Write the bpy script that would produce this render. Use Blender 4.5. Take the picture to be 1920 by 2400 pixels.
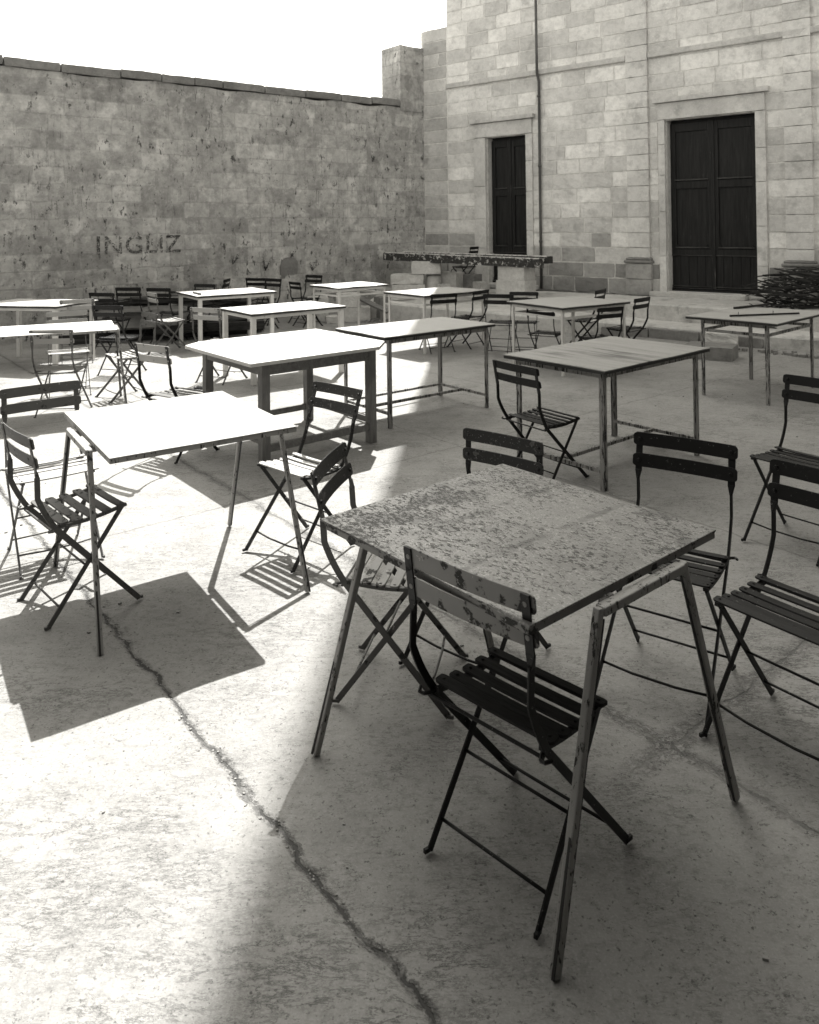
import bpy, bmesh, math, random
from mathutils import Vector, Matrix, noise
random.seed(7)
R = math.radians
scene = bpy.context.scene
col = scene.collection
for o in list(bpy.data.objects):
    bpy.data.objects.remove(o)

# ------------------------------------------------------------------ camera
cam_d = bpy.data.cameras.new('camera')
cam = bpy.data.objects.new('camera', cam_d)
col.objects.link(cam)
scene.camera = cam
PITCH, ROLL, CAM_H = -0.0122057, 0.011869, 1.65239
cp, sp, cr, sr = math.cos(PITCH), math.sin(PITCH), math.cos(ROLL), math.sin(ROLL)
fwd = Vector((0, cp, -sp))
up0 = Vector((0, sp, cp))
rgt0 = Vector((1, 0, 0))
rgt = rgt0 * cr - up0 * sr
up = rgt0 * sr + up0 * cr
m = Matrix((rgt, up, -fwd)).transposed().to_4x4()
m.translation = Vector((0, 0, CAM_H))
cam.matrix_world = m
cam_d.sensor_fit = 'HORIZONTAL'
cam_d.sensor_width = 36
cam_d.lens = 36 * 1813.2 / 1920
cam_d.shift_y = (504.96 - 1200) / 1920
cam_d.clip_start = 0.05
cam_d.clip_end = 500
cam_d.dof.use_dof = True
cam_d.dof.focus_distance = 3.0
cam_d.dof.aperture_fstop = 10

# ------------------------------------------------------------------ light
SUN_EL = R(54)
SUN_AZ = math.atan2(0.09, 1.0)          # from +y towards +x
w = bpy.data.worlds.new('World')
scene.world = w
w.use_nodes = True
nt = w.node_tree
nt.nodes.clear()
sky = nt.nodes.new('ShaderNodeTexSky')
sky.sky_type = 'NISHITA'
sky.sun_disc = False
sky.sun_elevation = SUN_EL
sky.sun_rotation = SUN_AZ
sky.dust_density = 2.0
bw = nt.nodes.new('ShaderNodeRGBToBW')
tint = nt.nodes.new('ShaderNodeMixRGB')
tint.blend_type = 'MULTIPLY'
tint.inputs[0].default_value = 1
tint.inputs[2].default_value = (1.0, 0.975, 0.90, 1)
bg = nt.nodes.new('ShaderNodeBackground')
bg.inputs[1].default_value = 0.118
wo = nt.nodes.new('ShaderNodeOutputWorld')
nt.links.new(sky.outputs[0], bw.inputs[0])
nt.links.new(bw.outputs[0], tint.inputs[1])
nt.links.new(tint.outputs[0], bg.inputs[0])
nt.links.new(bg.outputs[0], wo.inputs[0])
sd = bpy.data.lights.new('sun', 'SUN')
sd.energy = 2.5
sd.angle = R(0.45)
sd.color = (1, 0.985, 0.95)
so = bpy.data.objects.new('sun', sd)
col.objects.link(so)
tosun = Vector((math.sin(SUN_AZ) * math.cos(SUN_EL), math.cos(SUN_AZ) * math.cos(SUN_EL), math.sin(SUN_EL)))
so.rotation_euler = tosun.to_track_quat('Z', 'Y').to_euler()
so.location = (0, 0, 30)
scene.view_settings.view_transform = 'Standard'
scene.view_settings.look = 'None'
scene.view_settings.exposure = 2.28
scene.view_settings.gamma = 1
scene.render.engine = 'CYCLES'
scene.cycles.max_bounces = 6
scene.cycles.diffuse_bounces = 4

# ------------------------------------------------------------------ helpers
def tag(o, label=None, cat=None, group=None, kind=None):
    if label: o['label'] = label
    if cat: o['category'] = cat
    if group: o['group'] = group
    if kind: o['kind'] = kind
    return o

def empty(name, loc=(0, 0, 0), rz=0.0, scale=1.0):
    o = bpy.data.objects.new(name, None)
    o.empty_display_size = 0.1
    o.location = loc
    o.rotation_euler = (0, 0, rz)
    o.scale = (scale,) * 3
    col.objects.link(o)
    return o

class MB:
    def __init__(s):
        s.v = []; s.f = []; s.tone = []
    def add(s, vs, fs, tone=None):
        b = len(s.v)
        s.v += [tuple(v) for v in vs]
        s.f += [tuple(i + b for i in f) for f in fs]
        s.tone += [tone if tone is not None else 1.0] * len(vs)
    def box(s, c, d, M=None, tone=None):
        hx, hy, hz = d[0] / 2, d[1] / 2, d[2] / 2
        vs = [Vector((x, y, z)) for x in (-hx, hx) for y in (-hy, hy) for z in (-hz, hz)]
        if M is not None: vs = [M @ v for v in vs]
        vs = [v + Vector(c) for v in vs]
        s.add(vs, [(0, 1, 3, 2), (4, 6, 7, 5), (0, 4, 5, 1), (2, 3, 7, 6), (0, 2, 6, 4), (1, 5, 7, 3)], tone)
    def span(s, lo, hi, tone=None):
        s.box([(a + b) / 2 for a, b in zip(lo, hi)], [abs(b - a) for a, b in zip(lo, hi)], None, tone)
    def bar(s, p, q, w, t, side=(1, 0, 0)):
        """rectangular bar from p to q; t = thickness along side axis, w = other"""
        s.sweep([p, q], w, t, side)
    def sweep(s, pts, w, t, side=(1, 0, 0)):
        pts = [Vector(p) for p in pts]
        side = Vector(side).normalized()
        rings = []
        for i, p in enumerate(pts):
            a = pts[max(i - 1, 0)]; b = pts[min(i + 1, len(pts) - 1)]
            tg = (b - a).normalized()
            sd_ = (side - tg * side.dot(tg))
            sd_ = sd_.normalized() if sd_.length > 1e-4 else Vector((0, 1, 0))
            nn = tg.cross(sd_)
            ww = w[i] if isinstance(w, (list, tuple)) else w
            tt = t[i] if isinstance(t, (list, tuple)) else t
            rings.append([p + sd_ * (tt / 2 * x) + nn * (ww / 2 * y) for x, y in ((-1, -1), (1, -1), (1, 1), (-1, 1))])
        n = len(rings)
        fs = [(0, 1, 2, 3), tuple((n - 1) * 4 + k for k in (3, 2, 1, 0))]
        for i in range(n - 1):
            for k in range(4):
                k2 = (k + 1) % 4
                fs.append((i * 4 + k, (i + 1) * 4 + k, (i + 1) * 4 + k2, i * 4 + k2))
        s.add([v for r in rings for v in r], fs)
    def tube(s, pts, r, n=8):
        pts = [Vector(p) for p in pts]
        rings = []
        for i, p in enumerate(pts):
            a = pts[max(i - 1, 0)]; b = pts[min(i + 1, len(pts) - 1)]
            tg = (b - a).normalized()
            q = tg.orthogonal().normalized() if i == 0 else (q - tg * q.dot(tg)).normalized()
            e = tg.cross(q)
            rr = r[i] if isinstance(r, (list, tuple)) else r
            rings.append([p + (q * math.cos(2 * math.pi * k / n) + e * math.sin(2 * math.pi * k / n)) * rr for k in range(n)])
        m_ = len(rings)
        fs = [tuple(range(n))[::-1], tuple((m_ - 1) * n + k for k in range(n))]
        for i in range(m_ - 1):
            for k in range(n):
                k2 = (k + 1) % n
                fs.append((i * n + k, i * n + k2, (i + 1) * n + k2, (i + 1) * n + k))
        s.add([v for r_ in rings for v in r_], fs)
    def prism(s, poly, z0, z1, M=None, tone=None):
        """poly = list of (x,y); extrude z"""
        n = len(poly)
        vs = [Vector((x, y, z0)) for x, y in poly] + [Vector((x, y, z1)) for x, y in poly]
        if M is not None: vs = [M @ v for v in vs]
        fs = [tuple(range(n))[::-1], tuple(range(n, 2 * n))]
        for k in range(n):
            fs.append((k, (k + 1) % n, n + (k + 1) % n, n + k))
        s.add(vs, fs, tone)
    def build(s, name, mat_, parent=None, bevel=0, smooth=False, seg=2):
        me = bpy.data.meshes.new(name)
        me.from_pydata(s.v, [], s.f)
        if any(t != 1.0 for t in s.tone):
            ca = me.color_attributes.new('tone', 'FLOAT_COLOR', 'POINT')
            ca.data.foreach_set('color', [c for t in s.tone for c in (t, t, t, 1)])
        bm = bmesh.new(); bm.from_mesh(me)
        bmesh.ops.recalc_face_normals(bm, faces=bm.faces)
        bm.to_mesh(me); bm.free()
        me.materials.append(mat_)
        o = bpy.data.objects.new(name, me)
        col.objects.link(o)
        if parent: o.parent = parent
        if smooth:
            for p in me.polygons: p.use_smooth = True
        if bevel:
            b = o.modifiers.new('bevel', 'BEVEL')
            b.width = bevel; b.segments = seg; b.limit_method = 'ANGLE'; b.angle_limit = R(40)
        return o

def rough_block(mb, c, d, M=None, amp=0.01, n=6, tone=None, seed=0):
    """subdivided box with hewn surface"""
    bm = bmesh.new()
    bmesh.ops.create_cube(bm, size=1)
    bmesh.ops.subdivide_edges(bm, edges=bm.edges[:], cuts=n, use_grid_fill=True)
    vs = []
    for v in bm.verts:
        co = Vector((v.co.x * d[0], v.co.y * d[1], v.co.z * d[2]))
        k = sum(1 for a in v.co if abs(abs(a) - .5) < 1e-4)
        nz = noise.noise_vector(co * 7 + Vector((seed * 3.1, 0, seed))) * amp
        nz2 = noise.noise_vector(co * 22 + Vector((seed, 5, 0))) * amp * .4
        co += nz + nz2
        if k >= 2: co *= 1 - amp * (1.2 if k == 2 else 2.0)
        if M is not None: co = M @ co
        vs.append(co + Vector(c))
    bm.verts.index_update()
    fs = [tuple(v.index for v in f.verts) for f in bm.faces]
    bm.free()
    mb.add(vs, fs, tone)

def copy_tree(o, parent=None):
    c = o.copy()
    col.objects.link(c)
    if parent: c.parent = parent
    for ch in [x for x in bpy.data.objects if x.parent == o]:
        copy_tree(ch, c)
    return c

# ------------------------------------------------------------------ materials
WT = (1.0, 0.985, 0.95)
def g(v): return (v * WT[0], v * WT[1], v * WT[2], 1)

class NT:
    def __init__(s, name, rough=0.8, spec=0.3, metal=0.0):
        s.m = bpy.data.materials.new(name)
        s.m.use_nodes = True
        s.t = s.m.node_tree
        s.b = s.t.nodes['Principled BSDF']
        s.b.inputs['Roughness'].default_value = rough
        s.b.inputs['Specular IOR Level'].default_value = spec
        s.b.inputs['Metallic'].default_value = metal
        tc = s.t.nodes.new('ShaderNodeTexCoord')
        s.co = tc.outputs['Object']
        s.h = None
    def n(s, typ, **kw):
        nd = s.t.nodes.new(typ)
        for k, v in kw.items(): setattr(nd, k, v)
        return nd
    def l(s, a, b): s.t.links.new(a, b)
    def mp(s, scale=(1, 1, 1), rot=(0, 0, 0), loc=(0, 0, 0), src=None):
        nd = s.n('ShaderNodeMapping')
        s.l(src or s.co, nd.inputs[0])
        nd.inputs['Scale'].default_value = scale
        nd.inputs['Rotation'].default_value = rot
        nd.inputs['Location'].default_value = loc
        return nd.outputs[0]
    def noise(s, scale, detail=4, rough=.55, vec=None, dist=0):
        nd = s.n('ShaderNodeTexNoise')
        s.l(vec or s.co, nd.inputs['Vector'])
        nd.inputs['Scale'].default_value = scale
        nd.inputs['Detail'].default_value = detail
        nd.inputs['Roughness'].default_value = rough
        nd.inputs['Distortion'].default_value = dist
        return nd.outputs['Fac']
    def vor(s, scale, vec=None, feature='F1', rnd=1):
        nd = s.n('ShaderNodeTexVoronoi', feature=feature)
        s.l(vec or s.co, nd.inputs['Vector'])
        nd.inputs['Scale'].default_value = scale
        nd.inputs['Randomness'].default_value = rnd
        return nd
    def ramp(s, fac, stops, interp='LINEAR'):
        nd = s.n('ShaderNodeValToRGB')
        s.l(fac, nd.inputs[0])
        cr_ = nd.color_ramp
        cr_.interpolation = interp
        while len(cr_.elements) < len(stops): cr_.elements.new(.5)
        for e, (p, c) in zip(cr_.elements, stops):
            e.position = p
            e.color = c if isinstance(c, tuple) else (c, c, c, 1)
        return nd.outputs[0]
    def mix(s, fac, a, b, mode='MIX'):
        nd = s.n('ShaderNodeMixRGB', blend_type=mode)
        for i, x in zip((0, 1, 2), (fac, a, b)):
            if isinstance(x, (int, float)): 
                nd.inputs[i].default_value = x if i == 0 else g(x)
            elif isinstance(x, tuple): nd.inputs[i].default_value = x
            else: s.l(x, nd.inputs[i])
        return nd.outputs[0]
    def math(s, op, a, b=0, c=0, clamp=False):
        nd = s.n('ShaderNodeMath', operation=op, use_clamp=clamp)
        for i, x in enumerate((a, b, c)):
            if isinstance(x, (int, float)): nd.inputs[i].default_value = x
            else: s.l(x, nd.inputs[i])
        return nd.outputs[0]
    def color(s, c): s.l(c, s.b.inputs['Base Color']) if not isinstance(c, (tuple, float)) else setattr(s.b.inputs['Base Color'], 'default_value', c if isinstance(c, tuple) else g(c))
    def bump(s, h, strength=.5, dist=.005):
        nd = s.n('ShaderNodeBump')
        nd.inputs['Strength'].default_value = strength
        nd.inputs['Distance'].default_value = dist
        s.l(h, nd.inputs['Height'])
        if s.h: s.l(s.h, nd.inputs['Normal'])
        s.h = nd.outputs[0]
        s.l(s.h, s.b.inputs['Normal'])
    def roughness(s, r): s.l(r, s.b.inputs['Roughness'])
    def rand(s):
        """shift coordinates per object so that copies differ"""
        oi = s.n('ShaderNodeObjectInfo')
        v = s.n('ShaderNodeVectorMath', operation='SCALE')
        cx = s.n('ShaderNodeCombineXYZ')
        for i in range(3): s.l(oi.outputs['Random'], cx.inputs[i])
        s.l(cx.outputs[0], v.inputs[0]); v.inputs['Scale'].default_value = 37
        a = s.n('ShaderNodeVectorMath', operation='ADD')
        s.l(s.co, a.inputs[0]); s.l(v.outputs[0], a.inputs[1])
        s.co = a.outputs[0]

def smear(lo, hi): return [(lo, 0.0), (hi, 1.0)]

def paint(name, base, chip, under, scale=35, lo=.52, rough=.45, spec=.4, light_chip=None, zs=1.0):
    """old paint: base tone, chips through to under coat or rust"""
    a = NT(name, rough, spec); a.rand()
    if zs != 1.0: a.co = a.mp(scale=(1, 1, zs))
    n1 = a.noise(scale, 5, .65)
    n2 = a.noise(scale * .22, 3, .6)
    k = a.ramp(a.math('ADD', a.math('MULTIPLY', n1, .65), a.math('MULTIPLY', n2, .35)), smear(lo, lo + .03))
    c0 = a.mix(a.noise(6, 3), base * .75, base * 1.2)
    c = a.mix(k, c0, a.mix(a.noise(120, 3), under, chip))
    if light_chip is not None:
        k2 = a.ramp(a.noise(scale * 1.7, 4, .7), smear(.655, .675))
        c = a.mix(k2, c, light_chip)
    a.color(c)
    a.bump(a.math('MULTIPLY', k, -1), .6, .0012)
    a.bump(a.noise(90, 4), .25, .0015)
    a.roughness(a.ramp(k, [(0, rough), (1, .9)]))
    return a.m

M = {}
M['iron'] = paint('dark_painted_iron', .009, .04, .006, 42, .60, .5, .25, .11)
M['iron_light'] = paint('dark_iron_with_light_chips', .022, .20, .012, 60, .57, .5, .35, .34)
M['grey_slat'] = paint('grey_flaking_paint', .21, .07, .02, 22, .53, .5, .35, .42)
M['grey_soft'] = paint('light_grey_paint', .33, .2, .10, 24, .60, .6, .3)
M['mid_grey'] = paint('mid_grey_paint', .10, .05, .02, 30, .57, .6, .3, .3)
M['trestle_steel'] = paint('mottled_grey_trestle_steel', .30, .08, .015, 95, .56, .5, .35, .42, .3)
M['steel_leg'] = paint('grey_painted_steel', .27, .05, .012, 90, .515, .5, .35, .42, .10)
M['white_leg'] = paint('white_painted_steel', .58, .3, .1, 30, .63, .5, .35)
M['dark_edge'] = paint('dark_table_edge', .03, .10, .012, 40, .60, .6, .3)

def flaked_top():
    a = NT('flaking_painted_sheet', .40, .4)
    patch = a.noise(2.4, 3, .6)
    st1 = a.mp(scale=(.75, 1.5, 1), rot=(0, 0, -.9))
    n1 = a.noise(74, 5, .64, vec=st1, dist=.2)
    n2 = a.noise(180, 3, .6, vec=st1)
    s_ = a.math('ADD', a.math('MULTIPLY', n1, .55), a.math('ADD', a.math('MULTIPLY', n2, .28), a.math('MULTIPLY', patch, .34)))
    pit = a.ramp(s_, smear(.622, .638))
    n3 = a.noise(13, 6, .7, vec=a.mp(loc=(7, 3, 1), scale=(.8, 1.4, 1), rot=(0, 0, -.9)))
    lay = a.ramp(a.math('ADD', a.math('MULTIPLY', n3, .7), a.math('MULTIPLY', a.noise(2, 2, vec=a.mp(loc=(4, 0, 0))), .35)), smear(.595, .605))
    v = a.vor(8, vec=a.mp(scale=(1, .6, 1), loc=(.3, .1, 0)))
    bl = a.ramp(a.math('ADD', v.outputs['Distance'], a.math('MULTIPLY', a.noise(14, 4), .6)), [(.37, 1.0), (.39, 0.0)])
    bl = a.math('MULTIPLY', bl, a.ramp(a.noise(3.2, 2, vec=a.mp(loc=(1, 6, 0))), smear(.5, .56)))
    top = a.mix(a.noise(5, 4), .19, .25)
    top = a.mix(a.math('MULTIPLY', a.ramp(a.noise(150, 3), smear(.55, .68)), .7), top, .44)
    top = a.mix(a.math('MULTIPLY', a.ramp(a.noise(170, 4, .65, vec=a.mp(loc=(2, 2, 0), scale=(.8, 1.4, 1), rot=(0, 0, -.9))), smear(.56, .64)), .7), top, .10)
    top = a.mix(a.math('MULTIPLY', a.ramp(a.noise(4.5, 4, .7, vec=a.mp(loc=(6, 2, 0))), smear(.48, .62)), .45), top, .17)
    c = a.mix(a.math('MULTIPLY', lay, .6), top, a.mix(a.noise(60, 3), .12, .20))
    c = a.mix(a.math('MULTIPLY', pit, .9), c, a.mix(a.noise(60, 3), .03, .11))
    c = a.mix(bl, c, a.mix(a.noise(30, 3), .08, .14))
    ed = a.ramp(a.math('ADD', patch, a.math('MULTIPLY', a.noise(9, 5, .7, vec=a.mp(loc=(8, 1, 0))), .6)), smear(.86, .90))
    c = a.mix(a.math('MULTIPLY', ed, .7), c, .09)
    # seam lines across the sheet
    sep = a.n('ShaderNodeSeparateXYZ'); a.l(a.co, sep.inputs[0])
    wob = a.math('MULTIPLY', a.math('SUBTRACT', a.noise(7, 5, .7), .5), .05)
    for off in (-.13, .12):
        d = a.math('ABSOLUTE', a.math('ADD', a.math('SUBTRACT', sep.outputs[0], off), wob))
        k = a.math('MULTIPLY', a.ramp(d, [(0, 1.0), (.008, .9), (.016, 0.0)]), a.ramp(a.noise(8, 3), smear(.42, .55)))
        c = a.mix(a.math('MULTIPLY', k, .8), c, .09)
    a.color(c)
    h = a.math('ADD', a.math('MULTIPLY', pit, -1), a.math('ADD', a.math('MULTIPLY', lay, -.5), a.math('MULTIPLY', bl, -.8)))
    a.bump(h, .9, .0016)
    a.bump(a.noise(25, 5), .3, .003)
    a.roughness(a.mix(pit, .42, .85))
    return a.m
M['flaked'] = flaked_top()

def ply_top(name, base, streak, dark, rot=0.0, rough=.65):
    a = NT(name, rough, .3); a.rand()
    v = a.mp(scale=(.35, 3.2, 1), rot=(0, 0, rot))
    n1 = a.noise(3.0, 5, .6, vec=v, dist=.6)
    n2 = a.noise(2.0, 3, .5)
    c = a.mix(a.ramp(n1, smear(.4, .72)), base, streak)
    k = a.ramp(a.math('ADD', a.math('MULTIPLY', n1, .6), a.math('MULTIPLY', n2, .4)), smear(.58, .68))
    c = a.mix(k, c, dark)
    c = a.mix(a.ramp(a.noise(90, 3, vec=v), smear(.62, .72)), c, dark)
    a.color(c)
    a.bump(n1, .3, .002); a.bump(a.noise(60, 4, vec=v), .25, .0015)
    return a.m
M['white_top'] = ply_top('weathered_white_top', .46, .52, .34)
M['grey_top'] = ply_top('weathered_grey_top', .31, .23, .08, .2)
M['pale_top'] = ply_top('pale_board_top', .36, .32, .2, .4)
a = NT('cracked_white_paint', .6, .3)
k = a.ramp(a.noise(26, 6, .7, vec=a.mp(scale=(1.6, .7, 1))), smear(.645, .66))
c = a.mix(a.noise(4, 4), .25, .31)
c = a.mix(k, c, a.mix(a.noise(80, 2), .1, .3))
c = a.mix(a.ramp(a.noise(6, 5, .7, vec=a.mp(loc=(4, 2, 0))), smear(.56, .60)), c, .22)
a.color(c); a.bump(k, .6, -.001); a.bump(a.noise(30, 4), .3, .002)
M['t2top'] = a.m

def wood(name, base, dark, ax=2, rough=.8):
    a = NT(name, rough, .2); a.rand()
    sc = [7, 7, 7]; sc[ax] = .5
    v = a.mp(scale=tuple(sc))
    n1 = a.noise(5, 5, .6, vec=v, dist=.8)
    c = a.mix(a.ramp(n1, smear(.3, .7)), dark, base)
    c = a.mix(a.ramp(a.noise(24, 3, vec=v), smear(.6, .7)), c, dark * .6)
    c = a.mix(a.ramp(a.noise(3, 4), smear(.55, .7)), c, dark)
    a.color(c); a.bump(n1, .5, .003); a.bump(a.noise(28, 3, vec=v), .3, .0015)
    return a.m
M['wood_leg'] = wood('weathered_grey_wood', .22, .12, 2)
M['wood_rail'] = wood('weathered_grey_wood_rail', .22, .12, 0)
M['wood_dark'] = wood('dark_aged_wood', .035, .012, 0, .7)
M['plank_light'] = wood('pale_old_plank', .2, .1, 0)
M['plank_dark'] = wood('dark_old_plank', .05, .015, 0)
M['door'] = wood('black_weathered_door_wood', .014, .004, 2, .6)
def worn_door():
    a = NT('worn_black_door_wood', .6, .25)
    v = a.mp(scale=(9, 9, .55))
    n1 = a.noise(4, 5, .65, vec=v, dist=.6)
    c = a.mix(a.ramp(n1, smear(.35, .7)), .005, .022)
    k = a.math('MULTIPLY', a.ramp(a.noise(5, 6, .75, vec=v), smear(.62, .70)), a.ramp(a.noise(1.5, 3), smear(.45, .6)))
    c = a.mix(a.math('MULTIPLY', k, .8), c, .16)
    a.color(c); a.bump(n1, .5, .003)
    return a.m
M['door'] = worn_door()
M['door_wear'] = wood('worn_door_moulding', .09, .02, 0, .6)

def concrete_ground():
    a = NT('worn_concrete', .85, .25)
    big = a.noise(.45, 4, .6)
    mid = a.noise(3.2, 6, .62)
    fine = a.noise(38, 6, .7)
    c = a.mix(a.ramp(big, smear(.3, .7)), .24, .32)
    c = a.mix(a.math('MULTIPLY', a.ramp(mid, smear(.40, .75)), .8), c, a.mix(big, .18, .25))
    c = a.mix(a.math('MULTIPLY', a.ramp(fine, smear(.52, .66)), .45), c, .13)
    c = a.mix(a.math('MULTIPLY', a.ramp(a.noise(150, 3, .6), smear(.5, .72)), .5), c, .38)
    c = a.mix(a.math('MULTIPLY', a.ramp(a.noise(75, 4, .7, vec=a.mp(loc=(4, 4, 0))), smear(.60, .66)), .8), c, .07)
    # wispy scratches left by the trowel
    for sc_, rt_, off_, am_ in ((7, .45, 0, .8), (12, .15, 5, .7), (4, .6, 9, .7)):
        rv = a.mp(scale=(1, 3.2, 1), rot=(0, 0, rt_), loc=(off_, 0, 0))
        rn = a.noise(sc_, 6, .74, vec=rv, dist=.3)
        thin = a.ramp(a.math('ABSOLUTE', a.math('SUBTRACT', rn, .5)), [(0.0, 1.0), (.008, .9), (.022, 0.0)])
        msk_ = a.ramp(a.noise(sc_ * .28, 5, .7, vec=a.mp(loc=(off_, 3, 0))), smear(.50, .62))
        c = a.mix(a.math('MULTIPLY', a.math('MULTIPLY', thin, msk_), am_), c, .07)
    rv = a.mp(scale=(1, 2.6, 1), rot=(0, 0, .12))
    rdg = a.noise(8, 7, .74, vec=rv, dist=.4)
    c = a.mix(a.math('MULTIPLY', a.ramp(rdg, smear(.55, .62)), .26), c, .12)
    c = a.mix(a.math('MULTIPLY', a.ramp(a.noise(7, 6, .74, vec=a.mp(scale=(1, 2.6, 1), loc=(3, 7, 0), rot=(0, 0, .1)), dist=.4), smear(.54, .62)), .14), c, .38)
    sp_ = a.ramp(a.noise(16, 5, .75, vec=a.mp(loc=(9, 3, 0))), smear(.66, .69))
    c = a.mix(a.math('MULTIPLY', sp_, .7), c, .1)
    st = a.ramp(a.noise(1.4, 5, .7, vec=a.mp(loc=(2, 8, 0))), smear(.60, .72))
    c = a.mix(a.math('MULTIPLY', st, .35), c, .13)
    # pits
    v = a.vor(22)
    pit = a.math('MULTIPLY', a.ramp(a.math('ADD', v.outputs['Distance'], a.math('MULTIPLY', a.noise(60, 3), .2)), [(.0, 1.0), (.15, 1.0), (.19, 0.0)]),
                 a.ramp(a.noise(4, 2, vec=a.mp(loc=(3, 3, 3))), smear(.52, .56)))
    c = a.mix(a.math('MULTIPLY', pit, .8), c, .05)
    h_extra = None
    # joints / cracks : signed distance to straight lines with ragged noise
    sep = a.n('ShaderNodeSeparateXYZ'); a.l(a.co, sep.inputs[0])
    X, Y = sep.outputs[0], sep.outputs[1]
    wob = a.math('SUBTRACT', a.noise(5, 6, .7), .5)
    mod = a.ramp(a.noise(1.3, 4, .7, vec=a.mp(loc=(5, 5, 5))), smear(.30, .52))
    mod2 = a.ramp(a.noise(4.5, 4, .7, vec=a.mp(loc=(1, 5, 2))), smear(.28, .48))
    right = a.ramp(X, [(.55 / 4, 0.0), (.8 / 4, 1.0)]) if False else a.ramp(a.math('MULTIPLY', X, .25), [(.13, 0.0), (.20, 1.0)])
    for nx, ny, cc, wdt, st_, msk in ((.78, .626, 1.047, .013, 1.0, None), (.78, .626, 2.172, .022, .6, None), (.78, .626, 3.9, .006, .35, None),
                                  (.78, .626, 5.6, .006, .3, None), (-.626, .78, 1.42, .035, .55, right), (-.626, .78, 4.3, .006, .35, None), (-.626, .78, 7.1, .006, .3, None)):
        d = a.math('SUBTRACT', a.math('ADD', a.math('MULTIPLY', X, nx), a.math('MULTIPLY', Y, ny)), cc)
        d = a.math('ABSOLUTE', a.math('ADD', d, a.math('MULTIPLY', wob, .10)))
        line = a.math('MULTIPLY', a.ramp(d, [(0.0, 1.0), (.004, 1.0), (.009, 0.0)]), mod2)
        band = a.ramp(d, [(0.0, 1.0), (wdt * .8, .75), (wdt * 1.7, 0.0)])
        rub = a.math('MULTIPLY', a.math('MULTIPLY', band, a.ramp(a.noise(60, 6, .75), smear(.47, .55))), mod)
        k = a.math('MULTIPLY', a.math('MAXIMUM', a.math('MULTIPLY', line, .95), a.math('MULTIPLY', rub, .7)), st_)
        if msk is not None: k = a.math('MULTIPLY', k, msk)
        c = a.mix(k, c, .05)
        h_extra = k if h_extra is None else a.math('MAXIMUM', h_extra, k)
    a.color(c)
    a.bump(a.math('MULTIPLY', h_extra, -1), .9, .008)
    a.bump(a.math('ADD', a.math('MULTIPLY', rdg, .7), fine), .55, .006)
    a.bump(a.noise(160, 3), .35, .0015)
    return a.m
M['ground'] = concrete_ground()

def stone(name, lo, hi, dark=.08, stain=.35, scale=1.0, tone=False, rough=.9, streak=.0):
    a = NT(name, rough, .15)
    n1 = a.noise(1.3 * scale, 5, .6)
    n2 = a.noise(9 * scale, 6, .68)
    c = a.mix(a.ramp(n1, smear(.35, .65)), lo, hi)
    c = a.mix(a.math('MULTIPLY', a.ramp(n2, smear(.45, .7)), .6), c, lo * .7)
    c = a.mix(a.math('MULTIPLY', a.ramp(a.noise(40 * scale, 4, .7), smear(.55, .75)), .6), c, hi * 1.25)
    c = a.mix(a.math('MULTIPLY', a.ramp(a.noise(2.1 * scale, 5, .7, vec=a.mp(loc=(5, 1, 2))), smear(.56, .68)), stain), c, dark)
    if tone:
        at = a.n('ShaderNodeVertexColor', layer_name='tone')
        c = a.mix(1.0, c, at.outputs[0], 'MULTIPLY')
    if streak:
        sv = a.mp(scale=(9, 9, .7))
        k = a.ramp(a.noise(1.6, 5, .65, vec=sv), smear(.60, .72))
        c = a.mix(a.math('MULTIPLY', k, streak), c, dark)
    a.color(c)
    a.bump(n2, .6, .012); a.bump(a.noise(60 * scale, 4, .7), .5, .003)
    return a.m
M['stone'] = stone('limestone_block', .54, .72, .14, .35, tone=True)
M['block'] = stone('cut_limestone', .46, .60, .18, .25, 1.6)
M['block_dark'] = stone('grey_hewn_stone', .17, .26, .08, .4, 1.6)
M['wing'] = stone('dark_shade_block', .05, .08, .03, .3)  # dark tone for the added shading blocks, keeps their bounce light low
M['step'] = stone('worn_step_stone', .44, .58, .10, .5, 1.2)
M['mortar'] = stone('pale_mortar', .60, .76, .3, .3, 2)
M['marble'] = stone('pale_sill_stone', .5, .62, .3, .2, 2)
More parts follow.
